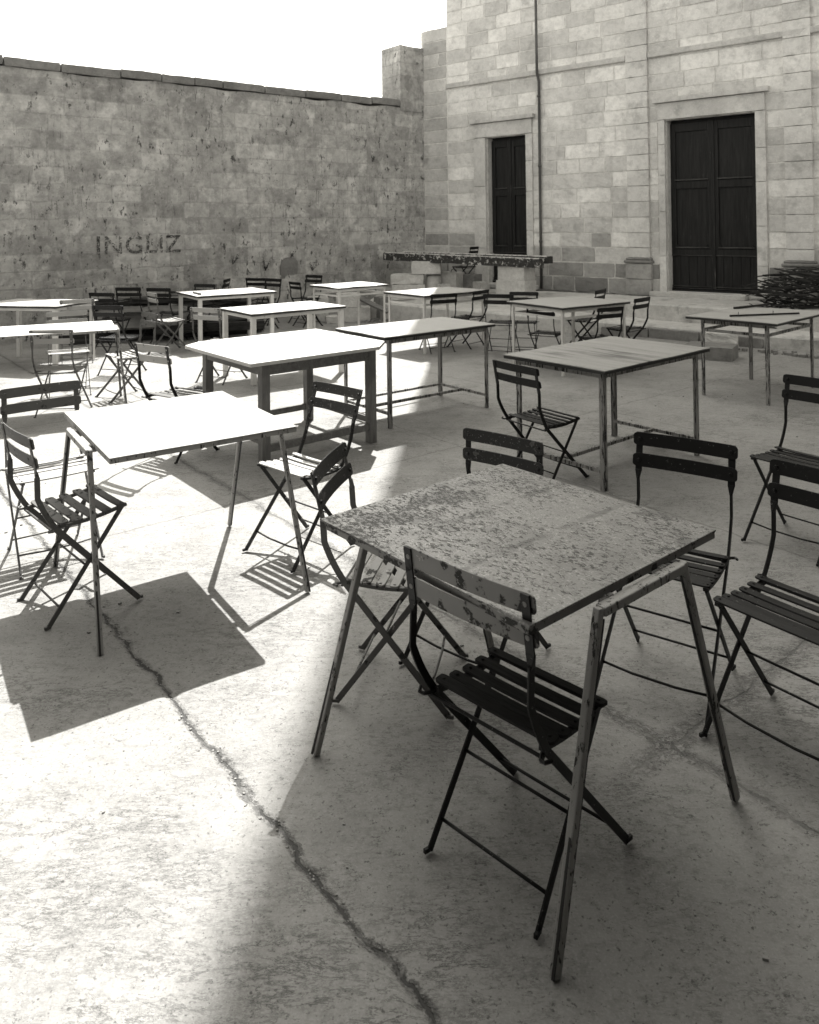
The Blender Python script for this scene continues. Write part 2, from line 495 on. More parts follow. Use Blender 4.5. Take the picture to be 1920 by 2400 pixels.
def left_wall_mat():
    a = NT('old_rendered_masonry', .92, .1)
    n1 = a.noise(.9, 5, .65)
    n2 = a.noise(6, 6, .72)
    c = a.mix(a.ramp(n1, smear(.32, .68)), .30, .50)
    c = a.mix(a.math('MULTIPLY', a.ramp(n2, smear(.42, .64)), .65), c, .19)
    c = a.mix(a.math('MULTIPLY', a.ramp(a.noise(3.2, 5, .7, vec=a.mp(loc=(7, 0, 1))), smear(.52, .64)), .6), c, .62)
    c = a.mix(a.math('MULTIPLY', a.ramp(a.noise(22, 5, .75), smear(.58, .66)), .5), c, .55)
    br = a.n('ShaderNodeTexBrick')
    wv = a.n('ShaderNodeVectorMath', operation='SCALE'); nz = a.n('ShaderNodeTexNoise'); a.l(a.co, nz.inputs['Vector']); nz.inputs['Scale'].default_value = 3; nz.inputs['Detail'].default_value = 3
    a.l(nz.outputs['Color'], wv.inputs[0]); wv.inputs['Scale'].default_value = .09
    ad = a.n('ShaderNodeVectorMath', operation='ADD'); a.l(a.co, ad.inputs[0]); a.l(wv.outputs[0], ad.inputs[1])
    bv = a.n('ShaderNodeCombineXYZ'); sx = a.n('ShaderNodeSeparateXYZ')
    a.l(ad.outputs[0], sx.inputs[0]); a.l(sx.outputs[0], bv.inputs[0]); a.l(sx.outputs[2], bv.inputs[1])
    a.l(bv.outputs[0], br.inputs['Vector'])
    br.inputs['Scale'].default_value = 1
    br.inputs['Brick Width'].default_value = .47
    br.inputs['Row Height'].default_value = .265
    br.inputs['Mortar Size'].default_value = .016
    br.inputs['Mortar Smooth'].default_value = .8
    br.inputs['Color1'].default_value = (.52, .52, .52, 1)
    br.inputs['Color2'].default_value = (1.22, 1.22, 1.22, 1)
    br.inputs['Mortar'].default_value = (.9, .9, .9, 1)
    br.inputs['Bias'].default_value = .25
    k0 = a.ramp(a.noise(.8, 4, .6, vec=a.mp(loc=(1, 0, 9))), smear(.2, .5))
    c = a.mix(a.math('MULTIPLY', k0, .8), c, a.mix(1.0, c, br.outputs[0], 'MULTIPLY'))
    # vertical drip stains and black pits
    sv = a.mp(scale=(19, 19, 1.6))
    k = a.math('MULTIPLY', a.ramp(a.noise(1.5, 6, .72, vec=sv), smear(.585, .63)), a.ramp(a.noise(.8, 3, vec=a.mp(loc=(3, 0, 1))), smear(.46, .60)))
    c = a.mix(a.math('MULTIPLY', k, .6), c, .04)
    k2 = a.math('MULTIPLY', a.ramp(a.noise(11, 5, .72, vec=a.mp(loc=(8, 0, 2), scale=(1, 1, .5))), smear(.58, .62)), a.ramp(a.noise(.9, 3, vec=a.mp(loc=(9, 0, 5))), smear(.38, .53)))
    c = a.mix(a.math('MULTIPLY', k2, .85), c, .035)
    a.color(c)
    a.bump(br.outputs['Fac'], .3, -.01)
    a.bump(n2, .8, .02); a.bump(a.noise(45, 5, .7), .6, .005)
    return a.m
M['left_wall'] = left_wall_mat()
a = NT('faded_wall_paint', .9, .1)
a.color(a.mix(a.ramp(a.noise(9, 5, .7), smear(.40, .60)), .05, .15))
al = a.ramp(a.noise(17, 6, .8, vec=a.mp(loc=(2, 2, 7))), [(.46, 0.0), (.54, .8)])
a.l(al, a.b.inputs['Alpha'])
M['lettering'] = a.m
a = NT('lichen_spotted_beam', .9, .15)
k = a.ramp(a.noise(12, 6, .75), smear(.56, .59))
c = a.mix(a.noise(20, 4), .02, .07)
sx = a.n('ShaderNodeNewGeometry'); s3 = a.n('ShaderNodeSeparateXYZ'); a.l(sx.outputs['Normal'], s3.inputs[0])
c = a.mix(k, c, .5)
a.color(c); a.bump(a.noise(14, 5), .7, .01)
M['beam'] = a.m
a = NT('beam_top_lichen', .9, .15)
a.color(a.mix(a.ramp(a.noise(16, 6, .72), smear(.42, .50)), .10, .55)); a.bump(a.noise(14, 5), .7, .01)
M['beam_top'] = a.m
a = NT('twig_bark', .85, .2); a.rand()
a.color(a.mix(a.noise(20, 4), .012, .05)); a.bump(a.noise(60, 3), .5, .003)
M['bark'] = a.m
a = NT('leaf', .6, .3)
a.color(a.mix(a.noise(20, 2), .03, .07)); M['leaf'] = a.m
a = NT('dark_metal_pipe', .6, .4)
a.color(a.mix(a.ramp(a.noise(6, 4, vec=a.mp(scale=(1, 1, .2))), smear(.4, .7)), .05, .10)); M['pipe'] = a.m
a = NT('pebble', .9, .2); a.rand(); a.color(a.mix(a.noise(12, 3), .15, .4)); M['pebble'] = a.m
# ================================================================== ground
JN = (.78, .626, 1.047)
def ground_z(x, y):
    z = 0.0
    if -6 < x < 6 and 0.5 < y < 13:
        p = Vector((x, y, 0))
        z += noise.noise(p * 1.7) * .003 + noise.noise(p * 6) * .0018
        d = JN[0] * x + JN[1] * y - JN[2]
        dd = d + noise.noise(p * 9) * .02
        z += .007 * (1 / (1 + math.exp(max(-40, min(40, dd * 90)))) - .5) if y < 4.6 else 0
        if y < 4.2:
            t = max(0, 1 - abs(dd) / .035)
            z -= t * (.006 + .016 * max(0, noise.noise(p * 7 + Vector((3, 3, 3)))))
            t2 = max(0, 1 - abs(d - .02) / .06) * max(0, min(1, .5 + 1.6 * noise.noise(p * 2.1)))
            z += t2 * (noise.noise(p * 40) * .006 - .003)
    return z - .002
def lin(a_, b_, n): return [a_ + (b_ - a_) * i / n for i in range(n)]
xs = [-80, -40, -20, -12, -8] + lin(-6, -2.0, 60) + lin(-2.0, .35, 170) + lin(.35, 6, 85) + [6, 8, 12, 20, 40, 80]
ys = [-60, -20, -8, -3, -1, 0] + lin(.5, 1.35, 12) + lin(1.35, 3.9, 180) + lin(3.9, 13, 150) + [13, 14, 16, 20, 40, 90]
V_ = [(x, y, ground_z(x, y)) for y in ys for x in xs]
nx = len(xs)
F_ = [(j * nx + i, j * nx + i + 1, (j + 1) * nx + i + 1, (j + 1) * nx + i) for j in range(len(ys) - 1) for i in range(nx - 1)]
me = bpy.data.meshes.new('ground')
me.from_pydata(V_, [], F_)
me.polygons.foreach_set('use_smooth', [True] * len(F_))
me.materials.append(M['ground'])
go = bpy.data.objects.new('ground', me)
col.objects.link(go)
tag(go, kind='structure')

# ================================================================== left wall
CORNER = (.32, 16.2)
LW = empty('stone_wall', (CORNER[0], CORNER[1], 0), R(38))
tag(LW, 'old stained masonry wall with faded painted capital letters behind the left tables', 'wall')
def wall_sheet(x0, x1, z0, z1, y0, y1, mat_, name, parent, res=.06, amp=.012):
    """hewn wall: front face subdivided and displaced, real thickness"""
    nx_ = max(2, int((x1 - x0) / res)); nz_ = max(2, int((z1 - z0) / res))
    vs = []; fs = []
    for j in range(nz_ + 1):
        for i in range(nx_ + 1):
            x = x0 + (x1 - x0) * i / nx_; z = z0 + (z1 - z0) * j / nz_
            p = Vector((x, 0, z))
            dsp = noise.noise(p * 2.2) * amp + noise.noise(p * 9) * amp * .5
            zz = z + (noise.noise(Vector((x * 1.7, 3, 0))) * .05 if j == nz_ else 0)
            vs.append((x, y0 + dsp, zz))
    for j in range(nz_):
        for i in range(nx_):
            k = j * (nx_ + 1) + i
            fs.append((k, k + 1, k + nx_ + 2, k + nx_ + 1))
    b = len(vs)
    # back and edges
    top = [nz_ * (nx_ + 1) + i for i in range(nx_ + 1)]
    bot = [i for i in range(nx_ + 1)]
    for i in range(nx_ + 1):
        vs.append((vs[top[i]][0], y1, vs[top[i]][2]))
    for i in range(nx_ + 1):
        vs.append((vs[bot[i]][0], y1, vs[bot[i]][2]))
    for i in range(nx_):
        fs.append((top[i], top[i + 1], b + i + 1, b + i))
        fs.append((b + i, b + i + 1, b + nx_ + 1 + i + 1, b + nx_ + 1 + i))
    fs.append((bot[0], top[0], b, b + nx_ + 1)); fs.append((bot[-1], b + 2 * nx_ + 1, b + nx_, top[-1]))
    mb = MB(); mb.add(vs, fs)
    return mb.build(name, mat_, parent)
wall_sheet(-24, .75, -.2, 4.05, 0, .6, M['left_wall'], 'masonry', LW)
wall_sheet(-.62, .75, 4.0, 5.35, -.02, .62, M['left_wall'], 'raised_end', LW)
pl = wall_sheet(-24, -.02, -.2, .76, -.05, -.01, M['left_wall'], 'plinth', LW, amp=.008)
mb = MB()
x = -24
while x < -.7:
    wd = min(random.uniform(.5, .9), -.64 - x)
    rough_block(mb, (x + wd / 2, .3, 4.13 + random.uniform(-.02, .02)), (wd - .01, .7, .13), amp=.012, n=3, seed=int(x * 10))
    x += wd
mb.build('coping', M['block_dark'], LW)
# faded lettering painted on the wall
cu = bpy.data.curves.new('lettering', 'FONT')
cu.body = 'INGLIZ'
cu.size = .405
cu.space_character = 1.10
cu.extrude = .001
cu.offset = .004
ob = bpy.data.objects.new('tmp', cu)
col.objects.link(ob)
dg = bpy.context.evaluated_depsgraph_get()
me = bpy.data.meshes.new_from_object(ob.evaluated_get(dg))
bpy.data.objects.remove(ob)
lt = bpy.data.objects.new('lettering', me)
me.materials.clear(); me.materials.append(M['lettering'])
col.objects.link(lt); lt.parent = LW
lt.rotation_euler = (R(90), 0, 0); lt.location = (-6.66, -.02, 1.25)
# plants rooted in the wall
def tuft(x, z, h, n, name, label):
    t = empty(name, (0, 0, 0)); t.parent = None
    base = Matrix.Rotation(R(38), 4, 'Z')
    pos = Vector((CORNER[0], CORNER[1], 0)) + base @ Vector((x, -.02, z))
    t.location = pos; t.rotation_euler = (0, 0, R(38))
    tag(t, label, 'wall plant', 'small plants growing out of the old wall')
    st = MB(); lf = MB()
    for i in range(n):
        ang = random.uniform(-.8, .8); out = random.uniform(.03, .15); hh = h * random.uniform(.5, 1.1)
        pts = [(0, 0, 0), (math.sin(ang) * hh * .4, -out * .6, hh * .5), (math.sin(ang) * hh * .7, -out, hh)]
        st.tube(pts, [.004, .003, .001], 5)
        for k in range(10):
            f = random.uniform(.2, 1)
            c_ = Vector(pts[0]).lerp(Vector(pts[2]), f) + Vector((random.uniform(-.02, .02), random.uniform(-.03, .01), random.uniform(-.01, .02)))
            Rm = Matrix.Rotation(random.uniform(0, 6.3), 3, 'Z') @ Matrix.Rotation(random.uniform(-1, 1), 3, 'X')
            s_ = random.uniform(.012, .026)
            lf.add([c_ + Rm @ Vector(q) * s_ for q in ((0, 0, 0), (.5, .5, .1), (0, 1.4, 0), (-.5, .5, .1))], [(0, 1, 2, 3)])
    st.build('stem', M['bark'], t); lf.build('foliage', M['leaf'], t)
tuft(-3.72, .86, .26, 9, 'caper_plant', 'small dark leafy plant sprouting from the wall above two chair backs')
tuft(-3.2, 1.08, .12, 5, 'caper_plant', 'tiny dark tuft high on the wall above the rounded pale patch')
tuft(-4.35, 1.0, .18, 5, 'caper_plant', 'thin two-stemmed weed on the wall above the long white table')
tuft(-2.75, .82, .16, 5, 'caper_plant', 'dark tuft on the wall right of the rounded pale patch')
# rounded render patch low on the wall
mb = MB()
poly = [(-.0, 0), (.34, 0), (.35, .3), (.30, .36), (.2, .385), (.1, .375), (.03, .33), (-.01, .22)]
n_ = len(poly)
mb.add([(x_, -.02, z_) for x_, z_ in poly] + [(x_, .0, z_) for x_, z_ in poly],
       [tuple(range(n_))] + [(k, (k + 1) % n_, n_ + (k + 1) % n_, n_ + k) for k in range(n_)])
pa = mb.build('render_patch', M['block_dark'], LW); pa.location = (-3.42, -.03, .70)

# ================================================================== facade
FA = empty('stone_building', (CORNER[0], CORNER[1], 0), R(-40))
tag(FA, 'tall pale limestone building with two black double doors above stone steps', 'building')
core = MB()
S0 = .625
DOORS = ((1.57, 2.49), (5.168, 6.60))
DT = 3.35
Y0 = .004
core.span((-.05, Y0, -.2), (S0, .6, 5.7))
for s0, s1 in ((S0, DOORS[0][0]), (DOORS[0][1], DOORS[1][0]), (DOORS[1][1], 24)):
    core.span((s0, Y0, -.2), (s1, 8, DT))
core.span((S0, Y0, DT), (24, 8, 30))
for s0, s1 in DOORS:
    core.span((s0, .5, -.2), (s1, 8, DT))
    core.span((s0, Y0, -.2), (s1, .5, .5))
for a_, b_ in ((S0, 1.30), (2.49, 4.5), (4.9, 5.05), (6.76, 12)): core.span((a_, -.024, .42), (b_, .0, .958))
core.build('wall_core', M['mortar'], FA)
BLS = [MB(), MB()]
bl = BLS[0]
random.seed(11)
def course(z0, z1, s0, s1, y, tone, wmin=.38, wmax=.72, th=.05):
    s = s0
    while s < s1 - .02:
        wd = random.uniform(wmin, wmax)
        if s1 - s - wd < .2: wd = s1 - s
        gp = .011
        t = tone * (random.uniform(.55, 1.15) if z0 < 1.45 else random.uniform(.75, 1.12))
        dy = random.uniform(-.010, -.003)
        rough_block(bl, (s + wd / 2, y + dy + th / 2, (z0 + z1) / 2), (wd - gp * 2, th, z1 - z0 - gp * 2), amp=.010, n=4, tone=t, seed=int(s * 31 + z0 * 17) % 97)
        s += wd
rows = [.42, .69, .95, 1.22, 1.475]
while rows[-1] < 7.6: rows.append(rows[-1] + .265)
for i in range(len(rows) - 1):
    z0, z1 = rows[i], rows[i + 1]
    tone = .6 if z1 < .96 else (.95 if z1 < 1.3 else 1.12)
    prd = -.03 if z1 < .96 else 0
    segs = ((S0, 1.30), (2.49, 4.51), (4.89, 5.05), (6.76, 12)) if z1 <= DT + .1 else ((S0, 4.51), (4.89, 12))
    for a_, b_ in segs:
        bl = BLS[0] if a_ < 4.7 else BLS[1]
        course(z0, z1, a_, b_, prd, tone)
for bl in BLS: bl.build('masonry', M['stone'], FA)
bl = MB()
for i in range(len(rows) - 1):
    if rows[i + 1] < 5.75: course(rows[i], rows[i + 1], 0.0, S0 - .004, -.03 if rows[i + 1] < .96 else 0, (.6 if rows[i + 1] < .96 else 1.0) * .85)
bl.build('corner_masonry', M['stone'], FA)
# pilaster with base moulding and pedestal
def pilaster(s0, s1):
    pm = MB()
    for i in range(2, len(rows) - 1):
        rough_block(pm, ((s0 + s1) / 2, -.01, (rows[i] + rows[i + 1]) / 2 + (.05 if i == 2 else 0)), (s1 - s0, .10, rows[i + 1] - rows[i] - .008 - (.1 if i == 2 else 0)), amp=.005, n=3, tone=random.uniform(.9, 1.1), seed=i)
    for z0, z1 in ((.42, .69), (.69, .955)):
        rough_block(pm, ((s0 + s1) / 2, -.02, (z0 + z1) / 2), (s1 - s0 + .07, .15, z1 - z0 - .006), amp=.006, n=4, tone=.55, seed=int(z0 * 100))
    po = pm.build('pilaster', M['stone'], FA)
    k = MB()
    k.span((s0 - .06, -.125, .96), (s1 + .06, .04, 1.01)); k.span((s0 - .035, -.10, 1.0102), (s1 + .035, .04, 1.05))
    k.build('base_moulding', M['block_dark'], po, bevel=.02, seg=3)
pilaster(4.51, 4.89)
pilaster(7.02, 7.40)
# door surrounds
def surround(s0, s1, wl, wr):
    k = MB()
    for a_, b_ in ((s0 - wl, s0), (s1, s1 + wr)):
        z = .42
        while z < DT - .05:
            h = random.uniform(.5, .8)
            if DT - z - h < .3: h = DT - z
            rough_block(k, ((a_ + b_) / 2, .02, z + h / 2), (b_ - a_, .12, h - .006), amp=.004, n=3, tone=random.uniform(.85, 1.02), seed=int(z * 10))
            z += h
    rough_block(k, ((s0 + s1 + wr - wl) / 2, .02, DT + .14), (s1 - s0 + wl + wr, .14, .27), amp=.004, n=4, tone=.95)
    k.span((s0 - wl - .06, -.11, DT + .285), (s1 + wr + .06, .05, DT + .36), 0.9)
    k.build('door_surround', M['stone'], FA)
    for a_, b_ in ((s0, s0 + .02), (s1 - .02, s1)):
        r = MB(); r.span((a_, .031, .5), (b_, .3, DT)); r.build('reveal', M['block'], FA)
surround(1.57, 2.49, .27, .14)
surround(5.168, 6.60, .11, .15)
def double_door(s0, s1, y, z0, z1):
    frame = MB()
    frame.span((s0 + .02, y - .03, z0), (s1 - .02, y + .05, z0 + .03))
    d = frame.build('door_threshold', M['door'], FA)
    frame = MB(); frame.span((s0 + .02, y + .03, z1 - .05), (s1 - .02, y + .09, z1)); frame.build('door_head', M['door'], FA)
    wl = (s1 - s0 - .04) / 2
    for i in range(2):
        a_ = s0 + .02 + i * wl + .003; b_ = a_ + wl - .006
        bd = MB()
        n_ = 4 if wl < .6 else 5
        bw_ = (b_ - a_) / n_
        for k in range(n_):   # lower vertical boards
            bd.span((a_ + k * bw_ + .003, y + random.uniform(0, .006), z0 + .09), (a_ + (k + 1) * bw_ - .003, y + .03, 1.085))
        bd.span((a_, y + .012, z0 + .04), (b_, y + .045, z1 - .05))
        lf = bd.build('door_leaf', M['door'], FA, bevel=.003)
        rl = MB()
        rl.span((a_, y - .016, 1.085), (b_, y + .02, 1.20))
        rl.span((a_, y - .016, 1.201), (a_ + .085, y + .02, z1 - .06)); rl.span((b_ - .085, y - .016, 1.201), (b_, y + .02, z1 - .06))
        rl.span((a_ + .085, y - .016, 2.2), (b_ - .085, y + .02, 2.32)); rl.span((a_ + .085, y - .016, z1 - .2), (b_ - .085, y + .02, z1 - .06))
        rl.build('rail', M['door'], lf, bevel=.004)
        for zz, hh in ((1.09, .012), (z0 + .075, .014), (z0 + .045, .01)):
            tr = MB(); tr.span((a_, y - .024, zz), (b_, y - .002, zz + hh)); tr.build('moulding', M['door_wear'], lf, bevel=.004)
        for zz in (1.215, 2.335):
            tr = MB(); tr.span((a_ + .07, y - .034, zz), (b_ - .07, y - .005, zz + .022)); tr.build('moulding', M['door_wear'], lf, bevel=.004)
        for kx in (a_ + .1, b_ - .1):
            kn = MB(); kn.tube([(kx, y - .02, 1.26), (kx, y - .05, 1.26)], .014, 8); kn.build('stud', M['iron'], lf)
    st = MB(); st.span(((s0 + s1) / 2 - .03, y - .03, z0 + .04), ((s0 + s1) / 2 + .03, y - .001, z1 - .05)) if s1 - s0 > 1.2 else st.span(((s0 + s1) / 2 - .02, y - .03, z0 + .04), ((s0 + s1) / 2 + .02, y - .001, z1 - .05))
    st.build('meeting_stile', M['door'], FA, bevel=.006)
double_door(1.57, 2.49, .17, .505, DT)
double_door(5.168, 6.60, .17, .505, DT)
sl = MB()
rough_block(sl, (5.70, -.07, .462), (1.52, .30, .075), amp=.006, n=10, seed=4)
sl.build('door_sill', M['marble'], FA, smooth=True)
sl = MB()
rough_block(sl, (2.03, -.07, .462), (1.42, .28, .075), amp=.006, n=10, seed=9)
sl.build('door_sill', M['marble'], FA, smooth=True)
# string course + drain pipe
for a_, b_ in ((S0, 4.50), (4.9, 12)):
    k = MB(); k.span((a_, -.06, 4.42), (b_, .02, 4.52)); k.build('string_course', M['block'], FA, bevel=.015)
pp = MB(); pp.tube([(2.80, -.055, .44), (2.80, -.055, 2), (2.805, -.055, 4.3), (2.80, -.11, 4.45), (2.80, -.12, 7)], .026, 12)
for z in (1.3, 2.7, 4.0): pp.tube([(2.80, -.055, z), (2.80, -.055, z + .04)], .034, 12)
pp.build('drain_pipe', M['pipe'], FA, smooth=True)

# ================================================================== steps
def terrace(front, tops, back, name):
    """front: list of xy, tops: z at each, back: list of xy"""
    mb = MB()
    n_ = len(front)
    # resample front
    F = []
    for i in range(n_ - 1):
        k = max(1, int((Vector(front[i + 1]) - Vector(front[i])).length / .09))
        for j in range(k):
            f = j / k
            x_ = front[i][0] + (front[i + 1][0] - front[i][0]) * f; y_ = front[i][1] + (front[i + 1][1] - front[i][1]) * f
            z_ = tops[i] + (tops[i + 1] - tops[i]) * f
            p = Vector((x_, y_, 0))
            F.append((x_ + noise.noise(p * 5) * .02, y_ + noise.noise(p * 5 + Vector((9, 9, 0))) * .03, z_ + noise.noise(p * 3) * .01))
    F.append((front[-1][0], front[-1][1], tops[-1]))
    m_ = len(F)
    B = []
    for i in range(m_):
        f = i / (m_ - 1)
        B.append((back[0][0] + (back[1][0] - back[0][0]) * f, back[0][1] + (back[1][1] - back[0][1]) * f, F[i][2] + .01))
    rows_ = [[(x_, y_, -.1) for x_, y_, z_ in F],
             [(x_ + noise.noise(Vector((x_ * 8, 1, 0))) * .012, y_, z_ * .5) for x_, y_, z_ in F],
             [(x_, y_ + .0, z_ - .022) for x_, y_, z_ in F],
             [(x_ + .008, y_ + .018, z_) for x_, y_, z_ in F],
             [(x_ + .1, y_ + .13, z_ + .002) for x_, y_, z_ in F], B]
    vs = [p for r in rows_ for p in r]
    fs = []
    for j in range(len(rows_) - 1):
        for i in range(m_ - 1):
            fs.append((j * m_ + i, j * m_ + i + 1, (j + 1) * m_ + i + 1, (j + 1) * m_ + i))
    mb.add(vs, fs)
    fs2 = [tuple(j * m_ for j in range(len(rows_))), tuple(j * m_ + m_ - 1 for j in range(len(rows_)))[::-1]]
    mb.f += fs2
    o = mb.build(name, M['step'], None)
    return tag(o, kind='structure')
def fp(s, d):  # point at s along facade, d metres in front of it
    c_, s_ = math.cos(R(-40)), math.sin(R(-40))
    return (CORNER[0] + s * c_ - d * .6428, CORNER[1] + s * s_ - d * .7660)
terrace([(-.75, 13.75), (-.31, 13.32), (1.2, 12.15), (3.43, 11.17), (4.59, 10.08), (7.6, 7.5)], [.3, .3, .27, .165, .165, .165], [(-.6, 15.6), (9.6, 8.4)], 'lower_step')
terrace([fp(-1.05, 1.28), fp(4.2, 1.28), fp(12, 1.28)], [.415, .415, .415], [(-.2, 16.0), fp(12, -.1)], 'upper_step')
# dark joint lines / separate kerb stones set along the lower step
for i, (f0, f1, z_, lab) in enumerate(((.05, .50, .13, 'long grey kerb stone against the lower step, left of the wide one'), (.52, .97, .135, 'wide worn kerb stone against the lower step, left of the square block'), (1.02, 1.5, .13, 'chipped kerb stone behind the square stone block'))):
    a_ = Vector((2.75, 11.47)); b_ = Vector((3.43, 11.17)); c_ = Vector((4.59, 10.08))
    def pt(f):
        return a_.lerp(b_, f / .5) if f < .5 else b_.lerp(c_, (f - .5) / 1.0)
    p, q_ = pt(f0), pt(f1)
    d_ = (q_ - p); ang = math.atan2(d_.y, d_.x)
    mb = MB(); rough_block(mb, (0, 0, z_ / 2), (d_.length, .07, z_), amp=.01, n=6, seed=i + 20)
    o = mb.build('kerb_stone', M['block_dark'])
    mid = (p + q_) / 2 - Vector((-math.sin(ang), math.cos(ang))) * .045
    o.location = (mid.x, mid.y, -.005); o.rotation_euler = (0, 0, ang)
    tag(o, lab, 'kerb stone', 'kerb stones along the lower step')

# ================================================================== stone blocks
def block(name, c_, d, ang, label, mat_='block', amp=.008, group=None, seed=0, cat='stone block', tilt=0):
    mb = MB(); rough_block(mb, (0, 0, d[2] / 2), d, amp=amp, n=7, seed=seed)
    o = mb.build(name, M[mat_], bevel=0)
    o.location = c_; o.rotation_euler = (0, tilt, R(ang))
    return tag(o, label, cat, group)
GB = 'loose stone blocks by the building'
block('stone_block', (1.83, 13.42, .405), (.60, .36, .27), -42, 'lower block of the two-block pillar under the right end of the beam', seed=1, group=GB)
block('stone_block', (1.84, 13.42, .672), (.55, .34, .25), -43, 'upper block of the two-block pillar directly under the right end of the beam', seed=2, group=GB)
block('stone_block', (-.02, 14.62, .27), (.62, .34, .27), -6, 'flat pale block under the rounded rough stone', seed=3, group=GB)
block('rough_stone', (-.05, 14.62, .54), (.62, .32, .19), -4, 'long rough stone with rounded ends lying on a flat block', amp=.02, seed=4, group=GB)
block('stone_block', (.31, 14.55, .735), (.54, .30, .235), -6, 'smooth block bearing the left part of the speckled beam', seed=5, group=GB)
block('stone_block', (.76, 14.72, .42), (.42, .34, .33), -30, 'square block right of the round stone drum', seed=6, group=GB, mat_='block')
block('stone_block', (1.17, 14.78, .42), (.30, .28, .28), -36, 'smaller dark square block beside the left door jamb', mat_='block_dark', seed=7, group=GB)
block('stone_block', (-.98, 13.45, 0), (.55, .34, .245), 3, 'lowest pale cut block under the white table by the wall', seed=8, group=GB)
block('stone_block', (-1.08, 13.45, .247), (.42, .30, .235), 6, 'pale cut block resting on the lowest block under the white table', seed=9, group=GB)
block('stone_block', (-1.62, 13.5, 0), (.36, .28, .42), 10, 'upright block left of the two stacked cut blocks', seed=10, group=GB)
block('stone_block', (3.64, 9.42, 0), (.56, .42, .155), -33, 'low square-cut block on the ground in front of the lower step', mat_='block_dark', seed=12, group=GB, amp=.005)
block('rough_stone', (4.02, 10.02, 0), (.38, .30, .22), -30, 'rounded yellowish rough stone behind the low square-cut block', amp=.03, seed=13, group=GB)
block('stone_block', (-.52, 13.62, 0), (.16, .3, .4), 24, 'thin dark slab standing beside the stacked cut blocks', mat_='block_dark', seed=15, group=GB)
block('rough_stone', (.62, 14.42, .415), (.22, .18, .13), 20, 'small pale rubble stone in front of the round drum', amp=.02, seed=31, group=GB)
block('stone_block', (1.32, 14.45, .415), (.26, .2, .16), -60, 'small pale block left of the two-block pillar', amp=.012, seed=32, group=GB)
block('rough_stone', (-1.35, 13.2, 0), (.2, .18, .12), 15, 'small pale stone on the ground before the stacked cut blocks', amp=.02, seed=33, group=GB)
mb = MB()
mb.tube([(0, 0, 0), (0, 0, .02), (0, 0, .14), (0, 0, .24), (0, 0, .27)], [.14, .15, .152, .146, .13], 24)
o = mb.build('stone_drum', M['block'], smooth=False); o.location = (.44, 14.62, .42)
tag(o, 'short round stone drum between the rough stone and the square block', 'stone drum')
mb = MB(); mb.tube([(-.05, 0, 0), (-.03, 0, .05), (.0, .0, .06), (.05, 0, .04), (.06, 0, 0)], .006, 6)
o = mb.build('iron_loop', M['iron']); o.location = (.82, 14.66, .75); tag(o, 'small bent iron loop lying on the square stone block', 'iron loop')
# rubble under the step
rb = MB(); random.seed(5)
for i in range(46):
    s_ = random.uniform(.015, .05)
    rough_block(rb, (random.uniform(4.05, 4.75), 0, 0), (0, 0, 0), n=1) if False else None
    px_ = random.uniform(3.98, 4.85); py_ = 9.95 - (px_ - 4.2) * .9 + random.uniform(-.14, .08)
    rough_block(rb, (px_, py_, s_ * .35), (s_ * 1.3, s_, s_ * .9), Matrix.Rotation(random.uniform(0, 3), 3, 'Z'), amp=.006, n=2, seed=i)
for i in range(30):
    s_ = random.uniform(.015, .05)
    rough_block(rb, (random.uniform(-.75, -.35), random.uniform(13.2, 13.5), s_ * .35), (s_ * 1.3, s_, s_ * .9), Matrix.Rotation(random.uniform(0, 3), 3, 'Z'), amp=.006, n=2, seed=i)
o = rb.build('rubble', M['block_dark']); tag(o, 'loose broken stones lying at the foot of the step', 'rubble', kind='stuff')

# beams
def beam(c0, c1, w_, h_, name, label, seed):
    c0, c1 = Vector(c0), Vector(c1)
    d_ = c1 - c0; L_ = d_.length
    ang = math.atan2(d_.y, d_.x); tl = -math.asin(d_.z / L_)
    root = empty(name, (c0 + c1) / 2); root.rotation_euler = (0, tl, ang)
    tag(root, label, 'beam')
    mb = MB(); vs = []; n_ = 60
    prof = [(-w_ / 2, -h_ / 2), (w_ / 2, -h_ / 2), (w_ / 2, h_ / 2 - .012), (-w_ / 2, h_ / 2 - .012)]
    rings = []
    for i in range(n_ + 1):
        x_ = -L_ / 2 + L_ * i / n_
        rings.append([(x_, y_ + noise.noise(Vector((x_ * 4, y_ * 9, seed))) * .012, z_ + noise.noise(Vector((x_ * 4, z_ * 9, seed + 4))) * .012) for y_, z_ in prof])
    fs = [(0, 1, 2, 3), tuple(n_ * 4 + k for k in (3, 2, 1, 0))]
    for i in range(n_):
        for k in range(4):
            fs.append((i * 4 + k, (i + 1) * 4 + k, (i + 1) * 4 + (k + 1) % 4, i * 4 + (k + 1) % 4))
    mb.add([v for r in rings for v in r], fs)
    mb.build('beam_body', M['beam'], root)
    mb = MB()
    vs = []; fs = []
    for i in range(n_ + 1):
        x_ = -L_ / 2 + .004 + (L_ - .008) * i / n_
        zt = h_ / 2 - .01
        vs += [(x_, -w_ / 2 + .004, zt), (x_, w_ / 2 - .004, zt), (x_, w_ / 2 - .01, zt + .012 + noise.noise(Vector((x_ * 6, 1, seed))) * .004), (x_, -w_ / 2 + .01, zt + .012 + noise.noise(Vector((x_ * 6, 5, seed))) * .004)]
    for i in range(n_):
        for k in range(4):
            fs.append((i * 4 + k, (i + 1) * 4 + k, (i + 1) * 4 + (k + 1) % 4, i * 4 + (k + 1) % 4))
    mb.add(vs, fs); mb.build('lichen_crust', M['beam_top'], root)
beam((-.47, 15.22, 1.045), (2.20, 12.96, .985), .17, .155, 'timber_beam', 'long black beam blotched with white lichen, front one of two resting on the stone pillars', 2)
